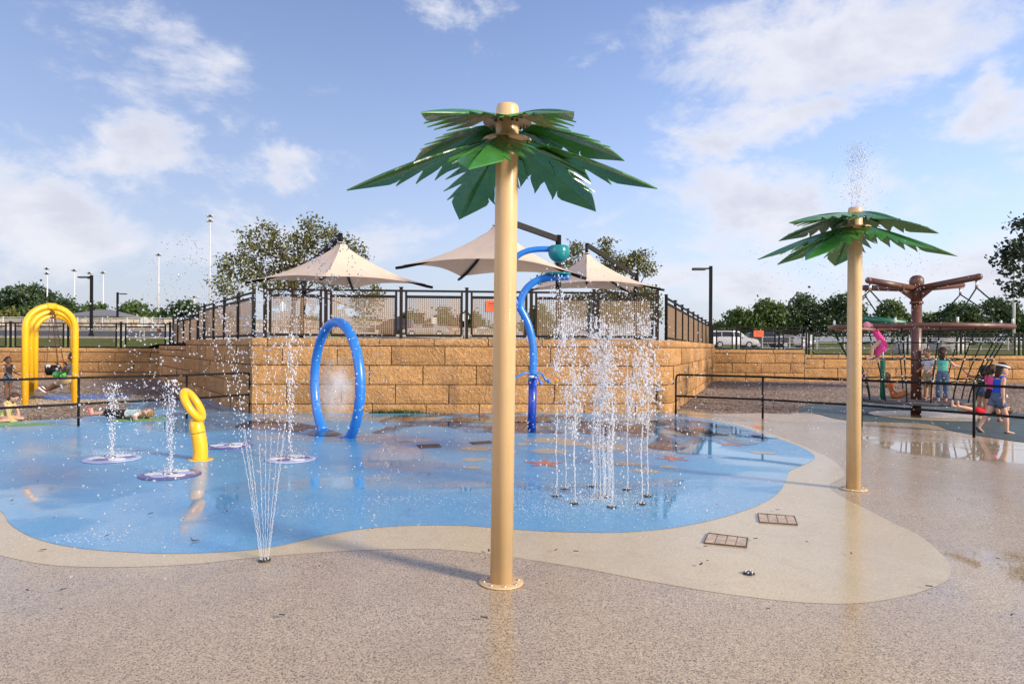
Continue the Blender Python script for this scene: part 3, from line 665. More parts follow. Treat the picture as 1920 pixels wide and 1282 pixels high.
# =================================================================== SPRAY FEATURES
def frond_mesh(Lf=1.0, Wf=.24, seed=0, curve=.12, fold=.30):
    rs = random.Random(seed); halves = []
    def env(t): return Wf * 2.65 * max(t, .001) ** .5 * max(0, 1 - t) ** 1.05
    for sg in (1, -1):
        P = [(.0, .035), (.07, .05)]
        for i, tn in enumerate((.05, .19, .33, .47)):
            tn += rs.uniform(-.015, .015); tt = tn + .215
            for q in (.2, .4, .6, .8): P.append((tn + (tt - tn) * q, env(tn + .14) * .56 + (env(tt) * 1.22 - env(tn + .14) * .56) * (q ** .6)))
            P.append((tt, env(tt) * (1.24 + .08 * rs.random())))
            P.append((tt - .035, env(tt) * .96)); P.append((tt - .058, env(tt) * .78)); P.append((tt - .066, env(tt) * .60))
        for t in (.645, .68, .73, .79, .85, .91, .96): P.append((t, env(t) * (.74 if t < .66 else .92 if t < .70 else 1.05)))
        P.append((1.0, 0.0)); halves.append([(t, w * sg) for t, w in P])
    bm = bmesh.new()
    def zc(t, w): return -curve * Lf * t * t - abs(w) * fold
    mid = [bm.verts.new((Lf * t, 0, zc(t, 0))) for t in np.linspace(0, 1, 9)]
    for H_, sg in zip(halves, (1, -1)):
        out = [bm.verts.new((Lf * t, w, zc(t, w))) for t, w in H_[:-1]]
        loop = mid[:] + out[::-1] if sg > 0 else out + mid[::-1]
        f = bm.faces.new(loop)
    bmesh.ops.recalc_face_normals(bm, faces=bm.faces[:])
    bmesh.ops.triangulate(bm, faces=bm.faces[:], ngon_method='EAR_CLIP')
    for f in bm.faces:
        if f.normal.z < 0: f.normal_flip()
    bm.verts.index_update(); V_ = [v.co.copy() for v in bm.verts]; n_ = len(V_); Fc = [tuple(v.index for v in f_.verts) for f_ in bm.faces]; S_ = []
    for e_ in bm.edges:
        if len(e_.link_faces) == 1: l_ = e_.link_loops[0]; a_, b_ = l_.vert.index, l_.link_loop_next.vert.index; S_.append((b_, a_, a_ + n_, b_ + n_))
    bm.free(); mb = MB(); mb.add(V_ + [v - Vector((0, 0, .009)) for v in V_], Fc + [tuple(i + n_ for i in reversed(f_)) for f_ in Fc] + S_)
    return mb.mesh('frond', M['frond'])
FR = [frond_mesh(seed=s) for s in range(4)]
def palm(label, base, top, zlo, zhi, lean, lower, upper, r=.0765, plate=True):
    t = thing('spray_palm', label, 'water feature', base); t.rotation_euler = (0, lean, 0)
    MB().lathe([(r, 0), (r, top - .02), (r - .006, top), (r - .012, top), (r - .012, top - .05), (0, top - .05)], n=36).build('trunk', M['trunk'], t)
    if plate:
        MB().lathe([(.15, .003), (.15, .009), (.147, .011), (r, .011)], n=36).build('base_plate', M['trunk'], t)
        for k in range(8):
            a = k * math.pi / 4 + .2; mb = MB(); mb.lathe([(.010, .011), (.010, .016), (.006, .021), (0, .021)], (.118 * math.cos(a), .118 * math.sin(a), 0), 8); mb.build('bolt', M['steel'], t)
    for zz in (zlo, zhi):
        MB().lathe([(r, zz - .012), (.165, zz - .012), (.165, zz), (r, zz)], n=32, smooth=False).build('flange', M['trunk'], t)
    for k, (az, dr, sc) in enumerate([(a, d, s) for a, d, s in lower] + [(a, d, s) for a, d, s in upper]):
        zz = zlo if k < len(lower) else zhi; a = R(az)
        f = link('frond', FR[k % 4], t, (.10 * math.cos(a), .10 * math.sin(a), zz + .012), (0, R(dr), a)); f.scale = (sc, sc * (1 + .06 * math.sin(k * 3)), sc)
        mb = MB()
        for w in (-.022, .022):
            for x in (.02, .045): mb.lathe([(.006, -.05), (.006, .0)], (x, w, 0), 6)
        b = mb.build('frond_bolts', M['darkmetal'], f)
    return t
pb = G(940, 1092); palm('large spray palm with cream trunk and dark green fronds in the foreground', pb, 3.235, 3.0, 3.13, R(.45),
    [(-2, 13, .97), (48, 12, 1.0), (112, 14, 1.02), (186, 15, 1.03), (258, 21, .95)], [(30, 1, .92), (137, 0, .9), (241, 9, .90), (294, 9, .86), (85, 2, .9)])
pr = G(1600, 917); palm('smaller looking distant spray palm spouting water from its cream trunk by the net climber', pr, 3.2, 2.98, 3.13, R(.1),
    [(177, 14, 1.05), (216, 20, 1.02), (76, 12, 1.0), (-12, 14, 1.0), (290, 17, .98), (125, 14, .95)], [(10, 4, 1.0), (207, 5, .98), (266, 9, .9), (120, 4, .95), (60, 2, .9)], plate=True)
# pads and nozzles
# blue mist hoop
def hoop():
    f0, f1 = G(606, 806), G(654, 820); c = (f0 + f1) / 2; d = (f1 - f0); w = d.length; d.normalize(); Rr = 1.13; half = w / 2
    zc = math.sqrt(Rr * Rr - half * half); t = thing('mist_hoop', 'tall sky blue oval spray hoop misting in front of the terrace wall', 'water feature', c)
    a0 = math.atan2(-zc, half); P = []
    n = 56; span = 2 * math.pi - (2 * (math.pi / 2 - abs(math.atan2(zc, half)))) 
    st = math.atan2(-zc, half); en = math.pi * 2 + math.atan2(-zc, -half) if math.atan2(-zc, -half) < st else math.atan2(-zc, -half)
    en = math.pi + math.atan2(zc, half)
    for i in range(n + 1):
        a = st + (en - st) * i / n; P.append(d * (Rr * math.cos(a)) + Vector((0, 0, zc + Rr * math.sin(a) - .03)))
    MB().tube(P, .087, 20).build('hoop_tube', M['blue_tube'], t)
    for i, a in enumerate(np.linspace(st + .6, en - .6, 11)):
        p = d * ((Rr - .087) * math.cos(a)) + Vector((0, 0, zc + (Rr - .087) * math.sin(a) - .03)); MB().ball(p, .014, 8, 6).build('nozzle', M['darkmetal'], t)
    for p in (-half, half): 
        b = MB(); b.lathe([(.16, .002), (.16, .012), (.1, .012)], (d.x * p, d.y * p, 0), 24); b.build('base_plate', M['blue_tube'], t)
    return c, zc
HC, HZ = hoop()
# yellow spray loop
def loop():
    b = G(376, 862); t = thing('spray_loop', 'yellow bent post with an oval spray ring on the blue pad', 'water feature', b); Y = b.y
    q = lambda px, py, dy=0: D(px, py, Y + dy) - b
    MB().lathe([(.165, .002), (.165, .014), (.15, .016), (.1, .016)], n=28).build('base_plate', M['yellow'], t)
    MB().tube(catmull([q(375, 862), q(376, 845), q(374, 826), q(371.5, 812)], False, 4), .098, 20).build('post', M['yellow'], t)
    MB().tube(catmull([q(371.4, 811), q(369, 800), q(367.5, 790), q(369, 783)], False, 4), [.1, .1, .1, .1, .099, .097, .093, .088, .08, .072, .066, .06, .055], 20).build('neck', M['yellow'], t)
    c = q(361.5, 759); ax = (q(345, 731) - q(378, 787)).normalized(); sd_ = Vector((-.03, 1.0, .1)); sd_ = (sd_ - ax * sd_.dot(ax)).normalized(); P = []
    for i in range(40):
        a = 2 * math.pi * i / 40; P.append(c + ax * (.215 * math.cos(a)) + sd_ * (.14 * math.sin(a)))
    MB().tube(P, .055, 14, closed=True).build('spray_ring', M['yellow'], t)
    nrm = ax.cross(sd_).normalized(); nrm = nrm if nrm.x < 0 else -nrm
    for i in range(0, 40, 5):
        MB().ball(P[i] + nrm * .052 + (P[i] - c).normalized() * .01, .011, 8, 6).build('nozzle', M['darkmetal'], t)
    o = P[20]
loop()
# blue spray post with two branches
def spraypost():
    b = G(997, 809); Y = b.y; q = lambda px, py, dy=0: D(px, py, Y + dy) - b
    t = thing('spray_post', 'forked blue spray post with teal bowl and water dish by the fountain', 'water feature', b)
    MB().tube([q(997, 810), q(999, 708)], .078, 20).build('lower_pole', M['blue_pole'], t)
    MB().tube([q(999, 708), q(999, 704)], .081, 20).build('collar_band', M['white'], t)
    pth = catmull([q(999, 703), q(1000, 670), q(998, 640), q(991, 610), q(981, 588), q(974, 576)], False, 5)
    MB().tube(pth, .072, 18).build('upper_pole', M['blue_tube'], t)
    MB().tube(catmull([q(981, 588), q(976, 572), q(980, 553), q(992, 536), q(1012, 524), q(1040, 520), q(1066, 519)], False, 5), .066, 16).build('dish_arm', M['blue_tube'], t)
    MB().tube(catmull([q(978, 582), q(967, 566), q(956, 545), q(952, 520), q(959, 494), q(976, 476), q(1002, 468), q(1032, 467)], False, 5), .055, 16).build('bowl_arm', M['blue_tube'], t)
    c = q(1046, 514); mb = MB(); mb.lathe([(0, -.02), (.2, -.02), (.245, .0), (.245, .018), (.2, .012), (0, .0)], c, 28); mb.build('dish', M['teal'], t)
    c = q(1048, 472); prof = [(0, -.205)] + [(.205 * math.sin(a), -.205 * math.cos(a)) for a in np.linspace(.2, 1.57, 9)] + [(.205 * math.cos(a) * .99, .205 * math.sin(a)) for a in np.linspace(.1, .5, 4)] + [(.165, .110), (0, .105)]
    mb = MB(); mb.lathe(prof, c, 28); mb.build('bowl', M['teal'], t)
    for k, P in enumerate((((999, 702, 0), (985, 699, -.1), (970, 706, -.16), (960, 716, -.2)), ((1001, 702, 0), (1008, 706, -.12), (1013, 717, -.2), (1014, 718, -.2)), ((1003, 701, 0), (1015, 700, .1), (1022, 711, .14), (1029, 715, .15)))):
        pts = catmull([q(*p) for p in P], False, 4); MB().tube(pts, .019, 10).build('handle', M['blue_tube'], t); MB().ball(pts[-1], .036, 10, 8).build('handle_knob', M['blue_tube'], t)
spraypost()
# flower pads
def pad(px, py, w, dark, label, h=.018):
    c = G(px, py); r = w / F * c.y; t = thing('spray_pad', label, 'water feature', c + Vector((0, 0, .008)))
    MB().lathe([(r, .0), (r * .985, h * .55), (r * .93, h * .85), (r * .8, h), (0, h)], n=40).build('disc', M['violet' if dark else 'lavender'], t)
    P = []
    for k in range(6):
        a = k * math.pi / 3 + .3; mb = MB(); ps = [(r * .52 * math.cos(a) + r * .30 * math.cos(a + b) * (1 if abs(math.cos(b)) > .0 else 1), r * .52 * math.sin(a) + r * .26 * math.sin(a + b)) for b in np.linspace(0, 2 * math.pi, 14)[:-1]]
        mb.prism(ps, h - .002, h + .002 + .0006 * k); mb.build('petal_marking', M['lavender' if dark else 'violet'] if k % 2 == 0 else M['white'], t)
    MB().lathe([(.05, h), (.05, h + .012), (.03, h + .016), (0, h + .016)], n=16).build('nozzle', M['steel'], t)
    return c
PADS = [pad(210, 861, 50, False, 'pale lavender spray pad jetting water left of the yellow loop'), pad(319, 891, 54, True, 'dark violet spray pad in front of the yellow loop'),
        pad(430, 837, 42, True, 'dry violet spray pad just right of the yellow loop'), pad(545, 862, 46, False, 'white and violet spray pad in front of the hoop')]
# drain covers, nozzle plates
def drain(label, pts, mat, bars=4):
    P = [G(*p) for p in pts]; c = sum(P, Vector()) / 4; t = thing('drain_cover', label, 'drain', c + Vector((0, 0, .004))); Q = [p - c for p in P]
    fr = MB()
    for a, b in zip(Q, Q[1:] + Q[:1]): fr.bar(a + Vector((0, 0, .006)), b + Vector((0, 0, .004)), .009, .008)
    fr.build('frame', M['drain_dark'], t)
    for k in range(bars):
        l = lambda s: (Q[0] + (Q[1] - Q[0]) * s, Q[3] + (Q[2] - Q[3]) * s); a, d_ = l((k + .06) / bars); b, c_ = l((k + .94) / bars); m2 = MB()
        ins = lambda p, q: p + (q - p) * .06
        m2.prism([(v.x, v.y) for v in (ins(a, d_), ins(b, c_), ins(c_, b), ins(d_, a))][::-1], .001, .0075); m2.build('grate', mat, t)
drain('bronze drain cover on the sand path nearer the large palm', [(1328, 1001), (1402, 1010), (1399, 1027), (1320, 1019)], M['drain'])
drain('bronze drain cover on the sand path nearer the blue edge', [(1421, 964), (1489, 969), (1495, 985), (1424, 980)], M['drain'])
drain('dark drain cover on the blue pad in front of the hoop', [(781, 835), (822, 833), (827, 839), (789, 841)], M['drain_dark'], 1)
drain('dark drain cover on the blue pad beside the large trunk', [(880, 830), (917, 827), (926, 832), (890, 834)], M['drain_dark'], 1)
def nozzle(px, py, r, label, z=.004, group=None):
    c = G(px, py); t = thing('ground_nozzle', label, 'nozzle', c + Vector((0, 0, z)), group=group); MB().lathe([(r, 0), (r, .006), (r * .8, .010), (0, .010)], n=20).build('plate', M['darkmetal'], t)
    mb = MB()
    for k in range(6):
        a = k * math.pi / 3; mb.lathe([(r * .13, .010), (r * .13, .018), (0, .018)], (r * .6 * math.cos(a), r * .6 * math.sin(a), 0), 8)
    mb.build('jets', M['steel'], t); return c
NF = nozzle(496, 1051, .045, 'small round nozzle on the tan deck shooting a fan of jets')
nozzle(1404, 1076, .042, 'small round closed nozzle set in the sand path')
NC = nozzle(1130, 932, .09, 'largest nozzle plate at the centre of the jet ring', .009)
RING = [(1043, 931), (1060, 918), (1077, 945), (1112, 913), (1147, 952), (1176, 919), (1203, 946), (1214, 931)]
RL = ['leftmost', 'back left', 'front left', 'rearmost', 'nearest', 'back right', 'front right', 'rightmost']
NR = [nozzle(px, py, .05, w + ' nozzle plate of the ring around the central fountain', .009, 'ring of fountain nozzles') for (px, py), w in zip(RING, RL)]
# twig and bits on the pad
mb = MB(); p = G(362, 1016) + Vector((0, 0, .02)); mb.tube([p + Vector((-.02, 0, .02)), p + Vector((-.005, .0, -.005)), p + Vector((.05, .01, -.006))], [.003, .006, .002], 6); mb.build('twig', M['bark'], label='dark forked twig lying on the blue pad', cat='twig')

# =================================================================== PLAY EQUIPMENT
def arches():
    feet = [(G(47, 759), G(140.5, 754)), (G(57.5, 742), None), (G(66.5, 730), None)]
    axis = Vector((-.55, .835, 0)).normalized()
    t = thing('arch_swing', 'yellow triple arch swing frame on the mulch', 'swing frame', feet[0][0]); o = feet[0][0]
    a0 = (feet[0][1] - feet[0][0]); wdir = a0.normalized(); wid = a0.length
    cs = []
    for k, (l, r_) in enumerate(feet):
        l = l - o; r_ = l + wdir * wid; rr = wid / 2; top = 2.62; P = [l, l + Vector((0, 0, top - rr))]
        c = (l + r_) / 2; c = Vector((c.x, c.y, top - rr))
        for i in range(1, 16): a = math.pi - math.pi * i / 16; P.append(c + wdir * (rr * math.cos(a)) + Vector((0, 0, rr * math.sin(a))))
        P += [r_ + Vector((0, 0, top - rr)), r_]
        MB().tube(P, .083, 18).build('arch', M['yellow'], t); cs.append(c + Vector((0, 0, rr)))
        MB().tube([c + Vector((0, 0, rr)) - wdir * .11, c + Vector((0, 0, rr)) + wdir * .11], .096, 18).build('sleeve', M['yellow'], t)
    MB().tube([cs[0] + (cs[0] - cs[1]).normalized() * .12, cs[-1] + (cs[-1] - cs[-2]).normalized() * .1], .06, 14).build('beam', M['yellow'], t)
    return [c + o for c in cs], wdir
ARC, WD = arches()
def chain(mb, a, b, n=26):
    a, b = Vector(a), Vector(b)
    for i in range(n):
        p, q = a + (b - a) * (i / n), a + (b - a) * ((i + .8) / n); mb.bar(p, q, .012 if i % 2 else .022, .022 if i % 2 else .012)
def swings():
    p = ARC[0] + (ARC[1] - ARC[0]) * .62
    seat = D(98, 693, p.y); t = thing('bucket_swing', 'empty black bucket swing hanging inside the yellow arches', 'swing', seat)
    mb = MB(); mb.lathe([(.15, -.16), (.19, -.05), (.2, .1), (.185, .1), (.17, -.03), (.13, -.13)], n=16); mb.build('bucket', M['black'], t)
    MB().bar((-.2, 0, .1), (.2, 0, .1), .07, .07).build('front_bar', M['black'], t); MB().box((0, -.18, .12), (.12, .03, .09)).build('buckle', M['clip'], t)
    for s in (-1, 1):
        m2 = MB(); chain(m2, Vector((.17 * s, 0, .14)), p + WD * (.05 * s) - seat - Vector((0, 0, .06))); m2.build('chain', M['rust'], t)
    return p
swings()
def climber():
    c = Vector((9.92, 16.75, 0)); t = thing('net_climber', 'brown pole spinner with hanging rope net and round deck', 'climbing frame', c)
    MB().lathe([(.115, -.03), (.115, 2.72)], n=24).build('mast', M['rust'], t); MB().lathe([(.15, 2.70), (.15, 2.76), (.125, 2.76)], n=24).build('mast_collar', M['rust'], t)
    MB().lathe([(.125, 2.76), (.13, 3.1), (.15, 3.16), (.165, 3.24), (.15, 3.33), (.09, 3.39), (0, 3.41)], n=24).build('mast_head', M['rust'], t)
    ring = 1.92; zr = 2.12; rd_ = 1.2; zd = .34
    for k in range(4):
        a = R(20 + 90 * k); u = Vector((math.cos(a), math.sin(a), 0)); e = u * 1.55 + Vector((0, 0, 3.22))
        MB().tube([u * .08 + Vector((0, 0, 3.08)), e], .075, 16).build('arm', M['rust'], t); MB().ball(e, .077, 12, 8).build('arm_cap', M['rust'], t)
        g = MB(); w = Vector((-u.y, u.x, 0)) * .008; tri = [u * .1 + Vector((0, 0, 2.78)), u * .1 + Vector((0, 0, 3.05)), u * .55 + Vector((0, 0, 3.09))]
        g.add([p + w for p in tri] + [p - w for p in tri], [(0, 1, 2), (5, 4, 3), (0, 3, 4, 1), (1, 4, 5, 2), (2, 5, 3, 0)]); g.build('gusset', M['rust'], t)
        h = u * 1.5 + Vector((0, 0, 3.12)); MB().tube([h + Vector((0, 0, .03)), h - Vector((0, 0, .16))], .03, 8).build('hanger', M['steel'], t)
        for s in (-1, 1):
            b = a + s * R(27); p = Vector((ring * math.cos(b), ring * math.sin(b), zr + .05)); MB().tube([h - Vector((0, 0, .14)), p + Vector((0, 0, .12))], .016, 8).build('hanging_rope', M['rope'], t); MB().tube([p + Vector((0, 0, .13)), p], .026, 8).build('rope_clamp', M['clip'], t)
    MB().tube([(ring * math.cos(i * math.pi / 32), ring * math.sin(i * math.pi / 32), zr) for i in range(64)], .06, 12, closed=True).build('hoop_rail', M['rust'], t)
    MB().lathe([(rd_, zd - .05), (rd_ + .05, zd - .02), (rd_ + .05, zd + .015), (rd_, zd + .03), (.13, zd + .03), (.13, zd - .05)], n=40).build('deck', paint('dark_deck', (.09, .075, .075), .7, .2, 20), t)
    n = 16; lev = [.30, .58, .80]; prof = lambda s: rd_ + (ring - rd_) * (s ** 1.35)
    for k in range(n):
        a = 2 * math.pi * k / n + .1; P = [Vector((prof(s) * math.cos(a), prof(s) * math.sin(a), zd + (zr - zd) * s)) for s in (0, .15, .3, .45, .6, .8, 1)]
        MB().tube(P, .015, 6).build('net_rope', M['rope'], t)
    for s in lev:
        P = []
        for k in range(n * 3):
            a = 2 * math.pi * k / (n * 3) + .1; dip = 0 if k % 3 == 0 else -.025; P.append((prof(s) * math.cos(a), prof(s) * math.sin(a), zd + (zr - zd) * s + dip))
        MB().tube(P, .014, 6, closed=True).build('net_ring', M['rope'], t)
        cl = [MB().ball((prof(s) * math.cos(2 * math.pi * k / n + .1), prof(s) * math.sin(2 * math.pi * k / n + .1), zd + (zr - zd) * s), .026, 8, 6).build('rope_joint', M['clip'], t) for k in range(n)]
    gp = D(1655, 742, 16.6) - c; gp.z = zd; MB().tube([gp, gp + Vector((0, 0, .98))], .06, 14).build('grab_post', M['green_tube'], t); MB().tube([gp + Vector((0, 0, .98)), gp + Vector((0, .0, 1.3))], .02, 8).build('grab_rope', M['clip'], t)
    g0, g1 = D(1612, 597, 17.6) - c, D(1698, 606, 17.2) - c; MB().tube([g0, g1], .085, 14).build('grab_tube', M['green_tube'], t)
    return c, zd
CLC, CLZ = climber()

# =================================================================== TERRACE: SHADE UMBRELLAS
def umbrella(label, apex, corners, mast, armtip, mast_top):
    """four-cornered tension canopy on a cantilever post; all points in world space"""
    o = Vector((mast.x, mast.y, 1.70)); t = thing('shade_umbrella', label, 'umbrella', o); A = apex - o; K = [c - o for c in corners]; n = 10; mb = MB()
    ctr = sum(K, Vector()) / 4
    for i in range(4):
        a, b = K[i], K[(i + 1) % 4]; rows = []
        for r_ in range(n + 1):
            s = r_ / n; row = []
            for j in range(n + 1):
                u = j / n; e = a.lerp(b, u); sagin = math.sin(math.pi * u) * .10; e = e.lerp(Vector((ctr.x, ctr.y, e.z)), sagin) + Vector((0, 0, .10 * math.sin(math.pi * u)))
                p = A.lerp(e, s); p.z -= .9 * s * (1 - s) * (A.z - ctr.z) * .62
                if s < .06: p = A + (e - A) * .06 * .8 + Vector((0, 0, .02))
                row.append(p)
            rows.append(row)
        vs = [p for row in rows for p in row]
        mb.add(vs, [(r_ * (n + 1) + j, r_ * (n + 1) + j + 1, (r_ + 1) * (n + 1) + j + 1, (r_ + 1) * (n + 1) + j) for r_ in range(n) for j in range(n)], True)
    mb.build('canopy', M['canopy'], t)
    for k in K:
        P = [A + Vector((0, 0, -.06))]
        for s in (.3, .55, .8, 1.0, 1.07):
            p = A.lerp(k, s); p.z -= .9 * s * (1 - s) * (A.z - ctr.z) * .62 + .06; P.append(p)
        MB().tube(P, [.03, .035, .04, .045, .045, .04], 8).build('rib', M['black'], t)
    mt = mast_top - o; tip = armtip - o
    MB().tube([Vector((0, 0, -.02)), mt], .085, 14).build('mast', M['black'], t)
    MB().bar(mt - Vector((0, 0, .12)), tip, .10, .16).build('arm', M['black'], t)
    MB().tube([tip + Vector((0, 0, .06)), A - Vector((0, 0, .05))], .06, 12).build('hanger', M['black'], t)
    MB().lathe([(.12, 0), (.12, .03), (0, .04)], A, 14).build('crown_cap', M['canopy'], t)
umbrella('tan shade umbrella in front of the big olive tree, above the blue hoop', D(640, 456, 21.5), [D(472, 525, 21.8), D(604, 518, 19.0), D(800, 533, 21.2), D(662, 541, 24.2)], D(565, 560, 23.4), D(639, 441, 21.5), D(572, 500, 23.4))
umbrella('tan shade umbrella partly hidden by the large palm trunk', D(931, 424, 19.2), [D(754, 497, 19.6), D(962, 486, 16.9), D(1088, 515, 18.6), D(864, 518, 21.6)], D(1047, 560, 20.2), D(933, 408, 19.2), D(1047, 441, 20.2))
umbrella('tan shade umbrella farthest back, right of the teal bowl', D(1100, 476, 25.5), [D(985, 545, 26.4), D(1100, 527, 23.0), D(1236, 539, 24.6), D(1180, 546, 28.2)], D(1193, 560, 26.6), D(1100, 459, 25.5), D(1193, 512, 26.6))

# =================================================================== TREES
LEAFB = {}
def tree(name, label, base, blobs, n, size, mat, trunk_r=.2, limbs=6, group=None, seed=0, droop=.2, clump=.5, per=18, gap=.0, trunk_to=None):
    """blobs: (centre, (rx, ry, rz)) in world metres; leaves are small folded diamonds in clumps near the blob surfaces"""
    rs = np.random.RandomState(seed); base = Vector(base); t = thing(name, label, 'tree', base, group=group)
    vol = np.array([b[1][0] * b[1][1] * b[1][2] for b in blobs]) ** .7; vol /= vol.sum(); cs = []
    nc = max(4, n // per); idx = rs.choice(len(blobs), nc, p=vol)
    for i in idx:
        c, r_ = blobs[i]; v = rs.normal(size=3); v /= np.linalg.norm(v); rad = rs.uniform(.25, 1.0) ** .5
        cs.append(np.array(c) - np.array(base) + v * np.array(r_) * rad)
    cs = np.array(cs); pts = np.repeat(cs, per, 0) + rs.normal(size=(nc * per, 3)) * clump * np.array([1, 1, .7]); k = len(pts)
    d = rs.normal(size=(k, 3)); d[:, 2] -= droop; d /= np.linalg.norm(d, axis=1)[:, None]
    s = rs.normal(size=(k, 3)); s -= d * (s * d).sum(1)[:, None]; s /= np.linalg.norm(s, axis=1)[:, None]
    l = size * rs.uniform(.6, 1.3, (k, 1)); w = l * rs.uniform(.28, .45, (k, 1)); nn = np.cross(d, s) * l * .1
    V = np.stack([pts, pts + d * l * .5 + s * w + nn, pts + d * l, pts + d * l * .5 - s * w + nn], 1).reshape(-1, 3)
    me = bpy.data.meshes.new('crown'); me.vertices.add(len(V)); me.vertices.foreach_set('co', V.ravel()); me.loops.add(k * 4); me.loops.foreach_set('vertex_index', np.arange(k * 4)); me.polygons.add(k)
    me.polygons.foreach_set('loop_start', np.arange(k) * 4); me.polygons.foreach_set('loop_total', np.full(k, 4)); me.update(calc_edges=True); me.materials.append(mat); link('crown', me, t)
    top = Vector(trunk_to) - base if trunk_to else Vector(blobs[0][0]) - base
    mid = top * .45 + Vector((rs.uniform(-.1, .1), 0, 0)); mb = MB(); mb.tube([Vector((0, 0, -.1)), mid * .5, mid, top * .75, top], [trunk_r * 1.2, trunk_r, trunk_r * .85, trunk_r * .6, trunk_r * .3], 8); mb.build('trunk', M['bark'], t)
    lm = MB()
    for i in range(limbs):
        e = Vector(cs[rs.randint(nc)]); a = mid.lerp(top, rs.uniform(0, .8)); m_ = a.lerp(e, .5) + Vector((0, 0, .06 * (e - a).length)); lm.tube([a, m_, e], [trunk_r * .45, trunk_r * .28, trunk_r * .1], 6)
    if limbs: lm.build('limbs', M['bark'], t)
    return t
def far_tree(px, top, w, Y, mat, label, base=640, seed=0, n=1300, group='trees beyond the fences', lobes=5):
    rs = random.Random(seed); b = D(px, base, Y); b.z = H(b.x, b.y); sc = Y / F; ht = EYE + (HY - top) * sc - b.z; W_ = w * sc / 2; bl = []
    bl.append(((b.x, Y, b.z + ht * .80), (W_ * .46, W_ * .5, ht * .20)))
    for i in range(lobes + 3):
        u = rs.uniform(-1, 1); hh = ht * (1 - .42 * abs(u) ** 1.6) * rs.uniform(.80, 1.0); rz = ht * rs.uniform(.12, .22)
        bl.append(((b.x + u * W_ * .76, Y + rs.uniform(-1, 1) * W_ * .4, b.z + hh - rz), (W_ * rs.uniform(.2, .34), W_ * .35, rz)))
    for u in (-.45, .45): bl.append(((b.x + u * W_, Y, b.z + ht * .40), (W_ * .5, W_ * .5, ht * .26)))
    return tree('tree', label, b, bl, n, .0046 * Y, mat, .016 * ht + .05, 3, group, seed, 0.1, .0042 * Y, 12, trunk_to=(b.x, Y, b.z + ht * .7))
FT = [(52, 540, 180, 150, 'leaf_dark', 'broad dark tree rising highest behind the yellow arches', 2600), (14, 588, 62, 118, 'leaf_yellow', 'yellowing tree at the edge of the view behind the wire fence', 1000), (76, 582, 84, 112, 'leaf', 'bright round green tree directly behind the yellow arches', 1300),
      (124, 563, 56, 128, 'leaf_dark', 'thin dark tree just right of the arches', 600), (178, 573, 70, 135, 'leaf', 'green tree behind the thick black lamp post', 1100), (255, 572, 82, 135, 'leaf', 'green tree behind the back of the stop sign', 1300), (345, 569, 96, 140, 'leaf_dark', 'dark tree above the low end of the terrace fence', 1300), (306, 585, 60, 150, 'leaf', 'small tree between the stop sign and the terrace fence', 800),
      (410, 590, 110, 150, 'leaf', 'tree seen over the shaded terrace fence', 1000), (575, 600, 100, 140, 'leaf', 'tree seen through the leaf cut-out fence panel', 900), (690, 603, 120, 140, 'leaf', 'low tree seen through the panel right of the hoop', 900), (775, 589, 90, 125, 'leaf_dark', 'dark tree seen through the middle fence panel', 1000), (832, 577, 44, 115, 'leaf_yellow', 'pale young tree seen through the middle fence panel', 500), (880, 588, 80, 120, 'leaf', 'tree seen behind the orange sign on the terrace', 900), (1010, 575, 70, 115, 'leaf', 'tree behind the forked blue spray post', 800),
      (1345, 603, 60, 150, 'leaf', 'low tree at the foot of the black lamp post', 600), (1386, 580, 92, 130, 'leaf', 'rounded green tree above the white van', 1500), (1440, 561, 100, 130, 'leaf', 'taller green tree above the dark car', 1700), (1507, 546, 82, 135, 'leaf_dark', 'open tall tree with two crowns left of the far palm', 1400), (1582, 546, 108, 125, 'leaf_dark', 'dense dark tree behind the far palm trunk', 2200), (1672, 561, 78, 130, 'leaf', 'yellow-green tree left of the climber mast', 1300),
      (1745, 582, 74, 140, 'leaf', 'small tree right of the climber mast', 900), (1805, 563, 110, 130, 'leaf_dark', 'tree behind the right climber ropes', 1600), (1872, 556, 120, 130, 'leaf_dark', 'broad tree at the far right behind the climber', 1700), (1950, 570, 100, 130, 'leaf', 'tree cut by the right edge of the view', 700), (-60, 560, 120, 140, 'leaf_dark', 'dark tree cut by the left edge of the view', 700)]
for i, (px, tp_, w, Y, mt, lb, n) in enumerate(FT): far_tree(px, tp_, w, Y, M[mt], lb, seed=i + 3, n=int(n * 3.6))
def blobsD(L_, k=1.0): return [((D(px, py, Y).x, Y, D(px, py, Y).z), (rx * k, ry * k, rz * k)) for (px, py, Y, rx, ry, rz) in L_]
tb = D(545, 640, 27); tb.z = 1.6
tree('tree', 'open olive-leaved tree standing behind the first shade umbrella', tb, blobsD([(545, 470, 27, 1.4, 1.2, .9), (600, 450, 27, 1.0, 1.0, .7), (480, 455, 27, .9, .9, .6), (450, 500, 27, 1.1, 1.0, .6), (425, 535, 26.5, .7, .8, .55), (520, 525, 27, 1.5, 1.0, .7), (650, 460, 27.5, .7, .8, .45), (670, 480, 27.5, .45, .5, .5), (620, 520, 27, 1.2, 1, .6), (690, 555, 27, .8, .8, .6), (580, 420, 27, .45, .5, .35), (505, 430, 27, .5, .5, .3), (680, 590, 26.5, .5, .5, .4)], .88), 9000, .112, M['leaf_olive'], .1, 30, None, 31, .5, .15, 14, trunk_to=D(560, 470, 27))
